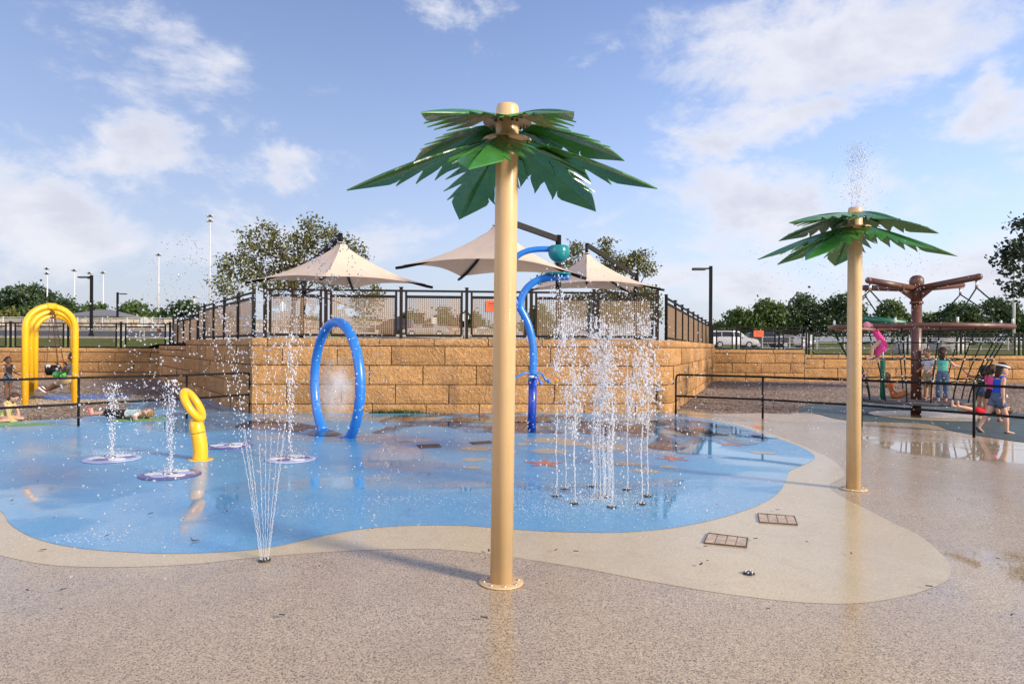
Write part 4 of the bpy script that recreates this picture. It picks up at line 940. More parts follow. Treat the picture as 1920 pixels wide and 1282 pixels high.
tree('tree', 'slender olive tree showing right of the teal bowl', D(1140, 640, 31).xy.to_3d() + Vector((0, 0, 1.65)), blobsD([(1135, 462, 31, .6, .6, .55), (1150, 490, 31, .8, .8, .6), (1080, 470, 31, .5, .5, .5), (1060, 500, 31, .6, .6, .6), (1140, 570, 31, 1.2, 1, .9), (1085, 575, 31, 1.1, 1, .8), (1020, 520, 31, .5, .5, .4)], .75), 5000, .12, M['leaf_olive'], .08, 18, None, 32, .5, .15, 14, trunk_to=D(1135, 480, 31))
tree('tree', 'olive tree showing above the right corner of the farthest umbrella', D(1200, 640, 30).xy.to_3d() + Vector((0, 0, 1.65)), blobsD([(1195, 485, 30, .75, .7, .5), (1215, 505, 30, .6, .6, .35), (1170, 505, 30, .5, .5, .4), (1200, 560, 30, 1.0, .9, .8), (1215, 590, 30, .7, .7, .6), (1160, 590, 30, .8, .8, .6)], .75), 4400, .12, M['leaf_olive'], .08, 18, None, 33, .5, .15, 14, trunk_to=D(1195, 490, 30))
tree('tree', 'dark maple whose branches enter at the right edge of the view', D(2120, 655, 24).xy.to_3d() + Vector((0, 0, .0)), blobsD([(1925, 420, 22, .55, .6, .25), (1915, 470, 22, .55, .6, .3), (1905, 500, 22, .5, .5, .22), (1925, 540, 22, .5, .5, .28), (1965, 440, 22.5, .8, .8, .8), (2000, 500, 23, 1, 1, 1), (2080, 400, 24, 1.6, 1.6, 1.5), (2150, 480, 24, 1.6, 1.6, 1.4), (1885, 488, 22, .25, .3, .12), (1895, 530, 22, .2, .3, .12)]), 12000, .15, M['leaf_maple'], .2, 24, None, 34, .3, .13, 12, trunk_to=D(2120, 420, 24))

# =================================================================== POLES, SIGNS, PAVILION, CARS
def mast_light(px, top, Y, label, heads=2, w=14, base=645):
    b = D(px, base, Y); b.z = H(b.x, b.y); t = thing('floodlight_mast', label, 'light mast', b); ht = EYE + (HY - top) * Y / F - b.z; sc = Y / F
    MB().tube([(0, 0, -.1), (0, 0, ht)], [max(.12, 1.6 * sc), max(.08, 1.1 * sc)], 10).build('pole', M['galv'], t)
    for r_ in range(heads):
        z = ht - r_ * 9 * sc - 2 * sc; MB().bar((-w * sc / 2, 0, z), (w * sc / 2, 0, z), .1, .1).build('crossarm', M['galv'], t)
        for k in range(3):
            x = (k - 1) * w * sc / 2.6; m2 = MB(); m2.lathe([(.05, -.3 * sc * 4), (2.6 * sc, .3 * sc * 4), (2.6 * sc, .55 * sc * 4), (0, .75 * sc * 4)], (x, -1.2 * sc, z + 1 * sc), 10); m2.build('floodlight', M['darkmetal'] if k % 2 else M['galv'], t)
for a in ((393, 408, 120, 'tallest grey floodlight mast standing left of the olive tree', 2, 12), (297, 481, 150, 'second tallest floodlight mast between the stop sign and the terrace', 1, 10), (88, 508, 150, 'floodlight mast behind the top of the yellow arches', 2, 8), (139, 511, 170, 'thin floodlight mast right of the arches', 1, 9), (168, 516, 180, 'floodlight mast half hidden by the thick black lamp post', 2, 8), (193, 515, 170, 'floodlight mast just right of the thick black lamp post', 1, 8), (364, 560, 210, 'far low floodlight mast with one row of lamps above the terrace fence', 1, 18)): mast_light(*a)
def lamp(px, top, Y, label, arm=-1, tw=.09, base=648):
    b = D(px, base, Y); b.z = H(b.x, b.y); ht = EYE + (HY - top) * Y / F - b.z; t = thing('street_lamp', label, 'street lamp', b)
    MB().box((0, 0, ht / 2), (tw * 2, tw * 2, ht)).build('post', M['black'], t); MB().bar((0, 0, ht - .12), (.35 * arm, 0, ht - .14), .06, .08).build('bracket', M['black'], t)
    m2 = MB(); m2.prism([(.3 * arm, -.16), (.95 * arm, -.2), (1.02 * arm, 0), (.95 * arm, .2), (.3 * arm, .16)][::arm], ht - .22, ht - .11); m2.build('lamp_head', M['darkmetal'], t); MB().box((0, 0, .12), (tw * 3, tw * 3, .24)).build('base', M['black'], t)
lamp(1332, 497, 36.5, 'black lamp post with a flat head at the end of the terrace fence', -1, .075)
lamp(171, 520, 52, 'thick black lamp post behind the wire fence by the swings', -1, .085); lamp(220, 552, 75, 'slim black lamp post with its head pointing to the terrace', 1, .09)
def pole(px, top, Y, r, label, base=640):
    b = D(px, base, Y); b.z = H(b.x, b.y); t = thing('pole', label, 'pole', b); ht = EYE + (HY - top) * Y / F - b.z
    MB().tube([(0, 0, -.1), (0, 0, ht)], r, 10).build('shaft', M['galv'], t); MB().lathe([(r * 2, 0), (r * 2, .2), (r, .25)], n=10).build('footing', M['concrete'], t); MB().ball((0, 0, ht), r * 1.2, 8, 6).build('finial', M['galv'], t)
pole(1901, 470, 60, .11, 'pale grey pole at the right edge below the maple'); pole(684, 560, 80, .10, 'pale pole seen through the fence right of the hoop'); pole(529, 560, 80, .1, 'pale pole seen through the leaf cut-out fence panel')
def octsign(px, py, Y, r, label, face):
    c = D(px, py, Y); gz = H(c.x, c.y); t = thing('traffic_sign', label, 'sign', (c.x, c.y, gz)); z = c.z - gz
    P = [(r * math.cos(R(22.5 + 45 * i)), r * math.sin(R(22.5 + 45 * i))) for i in range(8)]; m2 = MB(); m2.add([(x, -.012, z + y) for x, y in P] + [(x, .012, z + y) for x, y in P], [tuple(range(8)), tuple(reversed(range(8, 16)))] + [(i + 8, (i + 1) % 8 + 8, (i + 1) % 8, i) for i in range(8)]); m2.build('plate', face, t)
    MB().box((0, -.035, (z + .3) / 2), (.06, .04, z + .3)).build('post', M['galv'], t)
octsign(271, 602, 47, .31, 'grey back of an octagonal stop sign beside the road', paint('aluminium_back', (.50, .51, .50), .5, .06)); octsign(872, 595, 47, .28, 'white octagonal sign back seen between two terrace fence posts', M['white'])
def boardsign(px, py, Y, w, h, label, mat):
    c = D(px, py, Y); gz = H(c.x, c.y); t = thing('parking_sign', label, 'sign', (c.x, c.y, gz)); z = c.z - gz; MB().box((0, -.02, z), (w, .02, h)).build('plate', mat, t); MB().box((0, .01, z / 2), (.05, .04, z)).build('post', M['galv'], t)
boardsign(262, 611, 46, .28, .28, 'small cream sign on a post below the stop sign', paint('cream_sign', (.7, .62, .45), .5)); boardsign(299, 620, 50, .3, .3, 'small dark red sign near the terrace fence corner', paint('dark_red_sign', (.18, .04, .03), .5)); boardsign(814, 601, 60, .42, .55, 'small white sign seen through the middle fence panel', M['white'])
def orange(px, py, p, label):
    t = thing('notice', label, 'sign', p); MB().box((0, 0, 0), (.36, .008, .27)).build('board', M['orange'], t); m2 = MB()
    rs = random.Random(px)
    for r_, (y, w) in enumerate(((.06, .20), (.0, .24), (-.06, .16))):
        x = -w / 2
        while x < w / 2: l = rs.uniform(.012, .03); m2.box((x, -.0055, y), (l, .003, .026 if r_ == 0 else .012)); x += l + .012
    m2.build('lettering', M['ink'], t)
q_ = cross(925, FA, FB); orange(921, 577, (q_.x, q_.y - .05, 2.60), 'orange notice on the terrace fence beside the large palm trunk')
orange(1422, 622, (cross(1422, Vector((0, 33.4)), Vector((30, 33.4))).x, 33.35, 2.30), 'orange notice on the wire fence in front of the dark car'); bpy.data.objects['notice.001'].scale = (1.35, 1, 1.15)
def pavilion():
    c = D(196, 628, 82); c.z = H(c.x, c.y); t = thing('pavilion', 'low open pavilion with grey hipped roof behind the wire fence', 'pavilion', c)
    w, d, e, a = 3.1, 2.6, 2.0, 2.75; m2 = MB(); m2.add([(-w, -d, e), (w, -d, e), (w, d, e), (-w, d, e), (-.8, 0, a), (.8, 0, a), (-w, -d, e - .15), (w, -d, e - .15), (w, d, e - .15), (-w, d, e - .15)], [(0, 1, 5, 4), (1, 2, 5), (2, 3, 4, 5), (3, 0, 4), (0, 6, 7, 1), (1, 7, 8, 2), (2, 8, 9, 3), (3, 9, 6, 0), (6, 9, 8, 7)]); m2.build('roof', paint('grey_shingle', (.16, .16, .17), .8), t)
    for x in (-2.6, 0, 2.6):
        for y in (-2.2, 2.2): MB().box((x, y, e / 2 - .1), (.22, .22, e + .1 - .0)).build('post', M['brownsteel'], t)
    MB().box((0, 2.3, .5), (5.0, .25, 1.0)).build('low_wall', M['concrete'], t)
pavilion()
def rubble():
    t = thing('stone_wall', 'long pale rubble stone wall beyond the road behind the swings', 'wall', (-40, 72, 0)); rs = random.Random(5); vs = 0
    for i in range(110):
        for k in range(3):
            x = -28 + i * .62 + rs.uniform(-.08, .08) + (.3 if k % 2 else 0); z = H(x - 40, 72) + .05 + k * .42
            MB().box((x, rs.uniform(-.06, .06), z + .2), (.58, .4, .38)).build('stone', STN[rs.randrange(3)], t)
STN = [paint('pale_rubble', (.44, .37, .31), .9, .2), paint('grey_rubble', (.30, .26, .235), .9, .2), paint('tan_rubble', (.5, .42, .33), .9, .2)]
rubble()
def rails(label, x0, x1, y, mat, h=1.3, step=2.4, zoff=0):
    t = thing('rail_fence', label, 'fence', (x0, y, 0)); n = int((x1 - x0) / step)
    for i in range(n + 1):
        x = i * step; z = H(x0 + x, y); MB().box((x, 0, z + h / 2), (.09, .09, h)).build('post', mat, t)
    for hh in (h - .05, h * .5, .1):
        for i in range(n): a, b = i * step, (i + 1) * step; MB().bar((a + .045, 0, H(x0 + a, y) + hh), (b - .045, 0, H(x0 + b, y) + hh), .05, .05).build('rail', mat, t)
rails('pale grey post and rail fence on the far side of the road', -66, -12, 66, M['galv']); rails('grey rail fence across the grass behind the net climber', 22, 62, 60, M['galv'], 1.1)
def car(label, px, Y, paintm, kind, L_=4.6, face=1, base_y=None, group='cars parked along the road'):
    b = D(px, 640, Y); b.z = H(b.x, b.y) + .02; t = thing('parked_car', label, 'car', b, 0 if face > 0 else math.pi, group)
    if kind == 'van': top = 1.76; S = [(-2.4, .95, .96, .30), (-2.35, 1.0, 1.55, .28), (-2.2, 1.02, 1.72, .26), (-1.2, 1.03, 1.78, .24), (0, 1.02, 1.76, .24), (.55, 1.0, 1.68, .24), (1.35, .98, 1.02, .24), (1.9, .92, .95, .25), (2.3, .80, .83, .28), (2.42, .62, .66, .34)]
    elif kind == 'suv': S = [(-2.3, .95, .97, .34), (-2.25, 1.0, 1.45, .32), (-2.0, 1.02, 1.66, .3), (-1, 1.03, 1.72, .28), (0, 1.02, 1.70, .28), (.3, 1.01, 1.62, .28), (1.0, 1.0, 1.04, .28), (1.7, .98, 1.0, .28), (2.15, .9, .93, .3), (2.3, .7, .75, .36)]
    else: S = [(-2.3, .80, .82, .30), (-2.2, .92, .95, .26), (-1.6, .95, 1.0, .24), (-.95, .95, 1.38, .22), (-.3, .94, 1.45, .22), (.35, .93, 1.38, .22), (1.1, .92, .97, .22), (1.8, .86, .9, .24), (2.2, .72, .76, .26), (2.32, .55, .6, .32)]
    sx = L_ / 4.7; rings = []
    for (x, belt, roof, zb) in S:
        w = .90 - .10 * max(0, (abs(x) - 1.7) / .7); g = roof - belt; wr = w - .22 * min(1, g / .5); x *= sx
        rings.append([Vector((x, -w * .94, zb)), Vector((x, -w, zb + .15)), Vector((x, -w, belt - .12)), Vector((x, -w * .96, belt)), Vector((x, -wr, roof - min(.06, g * .2))), Vector((x, -wr * .8, roof)), Vector((x, wr * .8, roof)), Vector((x, wr, roof - min(.06, g * .2))), Vector((x, w * .96, belt)), Vector((x, w, belt - .12)), Vector((x, w, zb + .15)), Vector((x, w * .94, zb))])
    MB().loft([r_[::-1] for r_ in rings]).build('body', paintm, t)
    # side windows and screens, slightly proud of the loft
    gi = [i for i, (x, belt, roof, zb) in enumerate(S) if roof - belt > .25]
    for sg in (0, 1):
        A, B = (3, 4) if sg == 0 else (8, 7); off = Vector((0, -.012 if sg == 0 else .012, .0))
        for i, j in zip(gi, gi[1:]):
            if S[j][0] - S[i][0] < .3: continue
            q = [rings[i][A].lerp(rings[i][B], .12), rings[j][A].lerp(rings[j][B], .12), rings[j][A].lerp(rings[j][B], .9), rings[i][A].lerp(rings[i][B], .9)]
            cc = sum(q, Vector()) / 4; q = [p.lerp(cc, .07) + off for p in q]; m2 = MB(); m2.add(q if sg == 0 else q[::-1], [(0, 1, 2, 3)]); m2.build('window', M['carglass'], t)
    i = gi[-1]; q = [rings[i + 1][4], rings[i + 1][7], rings[i][7], rings[i][4]]; cc = sum(q, Vector()) / 4; m2 = MB(); m2.add([p.lerp(cc, .1) + Vector((.012, 0, .012)) for p in q], [(0, 1, 2, 3)]); m2.build('windscreen', M['carglass'], t)
    i = gi[0]; q = [rings[i - 1][7], rings[i - 1][4], rings[i][4], rings[i][7]]; cc = sum(q, Vector()) / 4; m2 = MB(); m2.add([p.lerp(cc, .1) + Vector((-.012, 0, .012)) for p in q], [(0, 1, 2, 3)]); m2.build('rear_window', M['carglass'], t)
    for x in (-1.42 * sx, 1.42 * sx):
        for y in (-.80, .80):
            wb = MB(); wb.tube([(x, y - .11, .33), (x, y + .11, .33)], .33, 20); w_ = wb.build('wheel', M['tyre'], t); rb = MB(); rb.tube([(x, y - .118, .33), (x, y + .118, .33)], .21, 16); rb.build('rim', M['galv'], w_)
    for y in (-.62, .62): MB().ball((2.25 * sx, y, .70), (.12, .2, .08), 10, 6).build('headlight', M['clip'], t); MB().ball((-2.3 * sx, y, .85), (.05, .13, .12), 10, 6).build('tail_light', paint('red_lens', (.4, .01, .01), .2), t)
    for y in (-1.0, 1.0): MB().ball((.95 * sx, y, 1.08), (.07, .1, .07), 8, 6).build('mirror', paintm, t)
    MB().box((2.36 * sx, 0, .42), (.06, 1.3, .16)).build('grille', M['darkmetal'], t)
car('white minivan parked behind the short wire fence', 1372, 70, M['car_white'], 'van', 4.9)
car('dark grey car parked right behind the orange notice', 1442, 73, M['car_dark'], 'suv', 4.7); car('silver car showing its nose past the dark grey car', 1478, 75, M['car_silver'], 'sedan', 4.6); car('warm grey sedan farthest along the row of parked cars', 1488, 80, M['car_grey'], 'sedan', 4.6)
car('silver sedan seen through the middle terrace fence panel', 800, 70, M['car_silver'], 'sedan', 4.6, -1); car('dark car seen through the terrace fence right of the hoop', 735, 72, M['car_dark'], 'suv', 4.6, -1); car('white car seen through the fence beside the orange notice', 900, 74, M['car_white'], 'sedan', 4.6, -1)
car('light grey car glimpsed through the mesh behind the fountain spray', 1085, 72, M['car_silver'], 'suv', 4.6, -1)
def boulders():
    rs = random.Random(3)
    for (px, py, Y, r, lb) in ((1705, 647, 45, .8, 'flat pale boulder on the grass behind the climber mast'), (1775, 640, 52, 1.1, 'pinkish boulder on the grass behind the teal top')):
        c = D(px, py, Y); c.z = H(c.x, c.y) + r * .25; m2 = MB(); m2.ball((0, 0, 0), (r * 1.4, r, r * .7), 14, 9)
        m2.v = [tuple(Vector(v) * (1 + .28 * mnoise.noise(Vector(v) * 1.6 + Vector((px, 0, 0))))) for v in m2.v]; m2.sm = [False] * len(m2.sm); m2.build('boulder', M['concrete'], loc=c, label=lb, cat='boulder')
boulders()

# =================================================================== PEOPLE
def skin(name, c):
    q = Mat(name); q.set(Roughness=.55, Specular_IOR_Level=.35, Subsurface_Weight=.08); q.col(q.ramp(q.noise(14, 3), [(.3, tuple(x * .9 for x in c)), (.7, c)])); return q.m
SK = {'light': skin('light_skin', (.56, .33, .23)), 'tan': skin('tanned_skin', (.45, .24, .15)), 'brown': skin('brown_skin', (.13, .06, .035))}
def hairm(name, c):
    q = Mat(name); q.set(Roughness=.6, Specular_IOR_Level=.3); q.col(q.ramp(q.noise(1, 4, .6, q.scalev((60, 60, 14))), [(.3, tuple(x * .5 for x in c)), (.7, tuple(x * 1.5 for x in c))])); q.bump(q.noise(1, 3, .5, q.scalev((90, 90, 18))), .6, .01); return q.m
HR = {'black': hairm('black_hair', (.012, .010, .009)), 'brown': hairm('brown_hair', (.055, .028, .016)), 'dark': hairm('dark_brown_hair', (.028, .015, .010)), 'blond': hairm('sandy_hair', (.20, .115, .055))}
CL = {}
def cloth(c, name, pattern=None):
    if name not in CL:
        q = Mat(name); q.set(Roughness=.85, Specular_IOR_Level=.2)
        if pattern:
            v = q.noise(pattern[0], 2, .5, None, 1.0); q.col(q.ramp(v, pattern[1]))
        else: q.col(q.ramp(q.noise(7, 4), [(.3, tuple(x * .78 for x in c)), (.7, c)]))
        q.bump(q.noise(16, 4, .6), .6, .02); CL[name] = q.m
    return CL[name]
def ell(c, X, Y_, a, b, n=14): return [c + X * (a * math.cos(2 * math.pi * i / n)) + Y_ * (b * math.sin(2 * math.pi * i / n)) for i in range(n)]
def person(label, Hh, hip, yaw, pose, wear, sk, hair, group=None):
    """hip: world position of the pelvis; pose vectors are (forward, left, up) in the body's frame"""
    hip = Vector(hip); f = Vector((math.cos(yaw), math.sin(yaw), 0)); s = Vector((-f.y, f.x, 0)); up = Vector((0, 0, 1))
    wv = lambda v: (f * v[0] + s * v[1] + up * v[2])
    un = lambda v: wv(v).normalized()
    T = un(pose.get('torso', (0, 0, 1))); S = un(pose.get('side', (0, 1, 0))); S = (S - T * S.dot(T)).normalized(); Fw = S.cross(T).normalized()
    gz = pose.get('ground', 0.0); t = thing('person', label, 'person', (hip.x, hip.y, gz), group=group); o = Vector((hip.x, hip.y, gz)); P0 = hip - o; h = Hh
    neck = P0 + T * .30 * h; hd = un(pose.get('head', pose.get('torso', (0, 0, 1)))); fc = un(pose.get('face', (1, 0, 0))); fc = (fc - hd * fc.dot(hd)).normalized(); hs = hd.cross(fc).normalized()
    hc = neck + hd * .125 * h; J = {}
    for k, sg in (('L', 1), ('R', -1)):
        sh = P0 + T * .275 * h + S * (.098 * h * sg); ua, fa = pose.get('arm' + k, ((.05, .12 * sg, -1), (.15, .05 * sg, -1))); el = sh + un(ua) * .155 * h; wr = el + un(fa) * .135 * h
        hp = P0 + S * (.052 * h * sg) - T * .01 * h; th, shn = pose.get('leg' + k, ((0, .02 * sg, -1), (0, 0, -1))); kn = hp + un(th) * .245 * h; an = kn + un(shn) * .235 * h
        ft = pose.get('foot' + k); fd_ = un(ft) if ft else (f if abs(un(shn).z) > .55 else up); J[k] = (sh, el, wr, hp, kn, an, fd_, un(fa))
    b = MB()
    rg = lambda z, a, d, g=0: ell(P0 + T * z * h, S, Fw, (a + g) * h, (d + g) * h)
    tors = [(-.045, .05, .045), (-.02, .082, .060), (.03, .086, .062), (.10, .072, .054), (.16, .074, .056), (.22, .084, .058), (.265, .088, .052), (.29, .066, .042), (.305, .032, .032)]
    b.loft([rg(*q) for q in tors]); b.cap2(neck - T * .02 * h, neck + hd * .06 * h, .034 * h, .032 * h)
    b.ball(hc, (.062 * h, .072 * h, .085 * h), 16, 12, axes=(hs, fc, hd)); b.ball(hc - hd * .035 * h + fc * .022 * h, (.047 * h, .048 * h, .048 * h), 12, 8, axes=(hs, fc, hd))
    b.ball(hc + fc * .072 * h - hd * .012 * h, (.010 * h, .013 * h, .014 * h), 8, 6, axes=(hs, fc, hd))
    for sg in (-1, 1): b.ball(hc + hs * (.064 * h * sg) - hd * .008 * h, (.008 * h, .014 * h, .02 * h), 8, 6, axes=(hs, fc, hd))
    for k in 'LR':
        sh, el, wr, hp, kn, an, fd_, fa = J[k]
        b.cap2(sh, el, .031 * h, .025 * h); b.cap2(el, el.lerp(wr, .35), .0255 * h, .025 * h); b.cap2(el.lerp(wr, .35), wr, .025 * h, .017 * h)
        b.cap2(hp, kn, .056 * h, .037 * h); b.cap2(kn, kn.lerp(an, .35), .036 * h, .037 * h); b.cap2(kn.lerp(an, .35), an, .037 * h, .022 * h)
        b.cap2(an, an + fd_ * .085 * h - un((0, 0, 1)) * (.018 * h if abs(fd_.z) < .6 else 0), .022 * h, .020 * h)
        b.ball(wr + fa * .028 * h, (.022 * h, .022 * h, .034 * h), 10, 7, axes=(fa.orthogonal().normalized(), fa.cross(fa.orthogonal().normalized()), fa))
    me = b.mesh('tmp', sk); tmp = bpy.data.objects.new('tmp', me); COL.objects.link(tmp)
    rm = tmp.modifiers.new('r', 'REMESH'); rm.mode = 'VOXEL'; rm.voxel_size = .0105 * h; sm = tmp.modifiers.new('s', 'SMOOTH'); sm.iterations = 2; sm.factor = .5
    dg = bpy.context.evaluated_depsgraph_get(); ev = bpy.data.meshes.new_from_object(tmp.evaluated_get(dg)); bpy.data.objects.remove(tmp)
    # fingers and thumb joined into the same body
    fb = MB()
    for k, sg in (('L', 1), ('R', -1)):
        sh, el, wr, hp, kn, an, fd_, fa = J[k]; a = fa.orthogonal().normalized() if abs(fa.z) > .9 else fa.cross(up).normalized(); c_ = fa.cross(a); root = wr + fa * .048 * h
        for i, ln in enumerate((.034, .040, .037, .028)):
            p = root + a * ((i - 1.5) * .0105 * h); fb.tube([p, p + fa * ln * .5 * h + c_ * .003 * h, p + fa * ln * h + c_ * .013 * h], [.0062 * h, .0056 * h, .0045 * h], 6)
        p = wr + fa * .02 * h + a * .018 * h; fb.tube([p, p + a * .014 * h + fa * .014 * h, p + a * .018 * h + fa * .032 * h], [.0075 * h, .0068 * h, .005 * h], 6)
    bm = bmesh.new(); bm.from_mesh(ev); fm = fb.mesh('f', sk); bm.from_mesh(fm); 
    for fc_ in bm.faces: fc_.smooth = True
    me2 = bpy.data.meshes.new('body'); bm.to_mesh(me2); bm.free(); me2.materials.clear(); me2.materials.append(sk); bpy.data.meshes.remove(ev); link('body', me2, t)
    # face
    for sg in (-1, 1):
        e = hc + fc * .066 * h + hs * (.025 * h * sg) + hd * .004 * h; MB().ball(e, .0075 * h, 8, 6).build('eye', HR['black'], t); MB().bar(e + hd * .014 * h - hs * .012 * h - fc * .001 * h, e + hd * .014 * h + hs * .012 * h - fc * .001 * h, .006 * h, .004 * h, up=hd).build('eyebrow', hair, t)
    MB().ball(hc + fc * .066 * h - hd * .043 * h, (.018 * h, .006 * h, .006 * h), 10, 6, axes=(hs, fc, hd)).build('mouth', paint('lip', (.3, .09, .07), .5), t)
    # hair
    hm = MB(); hk = wear.get('hair', 'short'); top = hc + hd * .016 * h - fc * .014 * h
    hm.ball(top, (.069 * h, .074 * h, .079 * h), 18, 12, axes=(hs, fc, hd))
    if hk in ('long', 'bob', 'pony'):
        lo = {'long': .17, 'bob': .09, 'pony': .03}[hk]; hm.loft([ell(hc - fc * .022 * h + hd * .04 * h, hs, fc, .069 * h, .056 * h), ell(hc - fc * .03 * h - hd * .04 * h, hs, fc, .067 * h, .046 * h), ell(hc - fc * .036 * h - hd * (.05 + lo * .5) * h, hs, fc, .060 * h, .036 * h), ell(hc - fc * .036 * h - hd * (.05 + lo) * h, hs, fc, .042 * h, .022 * h)])
    if hk == 'pony':
        q = hc - fc * .085 * h + hd * .03 * h; hm.loft([ell(q + fc * .03 * h, hs, hd, .018 * h, .018 * h), ell(q - fc * .02 * h, hs, hd, .05 * h, .05 * h), ell(q - fc * .05 * h - hd * .04 * h, hs, hd, .055 * h, .06 * h), ell(q - fc * .055 * h - hd * .11 * h, hs, hd, .03 * h, .03 * h)])
    if hk == 'braids':
        for i in range(9):
            a = i * .7; q = hc + hs * (.062 * h * math.cos(a)) - fc * (.03 * h + .04 * h * abs(math.sin(a))) + hd * .03 * h; hm.cap2(q, q - hd * .055 * h + hs * (.02 * h * math.cos(a)), .016 * h, .012 * h, 8)
    hm.v = [tuple(Vector(v) * 1.0 + Vector((1, 1, 1)) * (.006 * h * mnoise.noise(Vector(v) * 45))) for v in hm.v]
    ho = hm.build('hair', hair, t)
    if hk == 'braids':
        for i in range(5):
            a = i * 1.2; MB().ball(hc + hs * (.074 * h * math.cos(a)) - fc * (.05 * h) - hd * .03 * h + hd * .04 * h * math.sin(a), .012 * h, 8, 6).build('hair_bead', M['white'], ho)
    if 'band' in wear:
        MB().tube([hc + hd * .035 * h + hs * (.075 * h * math.cos(a)) + fc * (.080 * h * math.sin(a)) - fc * .008 * h for a in np.linspace(0, 2 * math.pi, 21)[:-1]], .013 * h, 8, closed=True).build('headband', wear['band'], t)
    # clothes
    if 'top' in wear:
        m_, sleeve, z0, z1 = wear['top']; c_ = MB(); rows = [q for q in tors if z0 - .02 <= q[0] <= z1 + .001]; g = .012
        R_ = [ell(P0 + T * z0 * h, S, Fw, .094 * h, .074 * h)] + [rg(*q, g) for q in rows]
        c_.loft(R_)
        for k in 'LR':
            sh, el = J[k][0], J[k][1]
            if sleeve > 0: c_.tube([sh.lerp(P0 + T * .25 * h, .3), sh, sh.lerp(el, sleeve * .6), sh.lerp(el, sleeve)], [.044 * h, .043 * h, .041 * h, .042 * h], 12)
            else: c_.tube([sh.lerp(neck, .22) + T * .006 * h + Fw * .045 * h, sh.lerp(neck, .22) + T * .035 * h, sh.lerp(neck, .22) + T * .006 * h - Fw * .045 * h], .016 * h, 8)
        c_.build('shirt', m_, t)
    if 'dress' in wear:
        m_, z1, flare, drop = wear['dress']; c_ = MB(); dn = un(pose.get('hang', (0, 0, -1))); w0 = P0 - T * .0
        c_.loft([rg(z, a, d, .012) for (z, a, d) in tors[3:] if z <= z1][::-1] + [rg(.03, .09, .066, .012), ell(P0 + dn * drop * .45 * h, S, Fw, .115 * h * flare, .1 * h * flare), ell(P0 + dn * drop * h, S, Fw, .135 * h * flare, .125 * h * flare)], cap=False)
        for k in 'LR': c_.tube([J[k][0].lerp(neck, .3) + Fw * .045 * h, J[k][0].lerp(neck, .3) + T * .035 * h, J[k][0].lerp(neck, .3) - Fw * .045 * h], .013 * h, 8)
        c_.build('dress', m_, t)
    if 'bottom' in wear:
        m_, ln = wear['bottom']; c_ = MB(); c_.loft([rg(-.05, .06, .055, .012), rg(-.02, .084, .062, .013), rg(.03, .088, .064, .013), rg(.075, .078, .058, .012)])
        for k in 'LR':
            hp, kn, an = J[k][3], J[k][4], J[k][5]
            if ln <= 1: c_.tube([hp + T * .02 * h, hp, hp.lerp(kn, ln * .5), hp.lerp(kn, ln)], [.066 * h, .068 * h, .064 * h, .062 * h], 14)
            else: c_.tube([hp + T * .02 * h, hp, hp.lerp(kn, .5), kn, kn.lerp(an, (ln - 1) * .5), kn.lerp(an, ln - 1)], [.066 * h, .067 * h, .057 * h, .048 * h, .046 * h, .044 * h], 14)
        c_.build('trousers' if ln > 1.2 else 'shorts', m_, t)
    if 'shoes' in wear:
        for k in 'LR':
            an, fd_ = J[k][5], J[k][6]; nrm = up if abs(fd_.z) < .6 else -f; sd_ = fd_.cross(nrm).normalized(); c_ = MB(); q = an - nrm * .022 * h
            c_.loft([ell(q - fd_ * .03 * h, sd_, nrm, .018 * h, .022 * h), ell(q - fd_ * .01 * h, sd_, nrm, .030 * h, .032 * h), ell(q + fd_ * .04 * h - nrm * .004 * h, sd_, nrm, .033 * h, .024 * h), ell(q + fd_ * .09 * h - nrm * .008 * h, sd_, nrm, .034 * h, .017 * h), ell(q + fd_ * .118 * h - nrm * .010 * h, sd_, nrm, .018 * h, .010 * h)])
            c_.build('shoe', wear['shoes'], t)
    for nm, fn in wear.get('extra', {}).items():
        mt, fun = fn; m2 = MB(); fun(m2, P0, T, S, Fw, h); m2.build(nm, mt, t)
    return t
dk = cloth((.02, .02, .022), 'black_cloth'); denim = cloth((.10, .14, .22), 'denim'); khaki = cloth((.42, .32, .19), 'khaki_cloth'); white_c = cloth((.66, .66, .68), 'white_cloth')
teal_c = cloth((.10, .46, .38), 'teal_cloth'); pink_c = cloth((.72, .06, .26), 'hot_pink_cloth'); blue_c = cloth((.02, .09, .50), 'royal_blue_cloth'); orange_c = cloth((.70, .22, .07), 'orange_cloth'); red_c = cloth((.60, .02, .03), 'red_cloth'); grey_c = cloth((.09, .09, .095), 'grey_cloth'); purple_c = cloth((.22, .04, .28), 'purple_cloth')
tie = cloth((1, 1, 1), 'tie_dye_cloth', (9, [(.36, (.62, .66, .62)), (.46, (.25, .55, .48)), (.54, (.62, .60, .55)), (.60, (.45, .05, .25)), (.68, (.6, .6, .62))])); ygd = cloth((1, 1, 1), 'yellow_green_print', (14, [(.38, (.60, .55, .10)), (.48, (.28, .42, .10)), (.56, (.62, .60, .35)), (.64, (.55, .48, .06))]))
shoe_d = paint('dark_shoe', (.06, .045, .045), .6); sandal = paint('pink_sandal', (.45, .13, .13), .6)
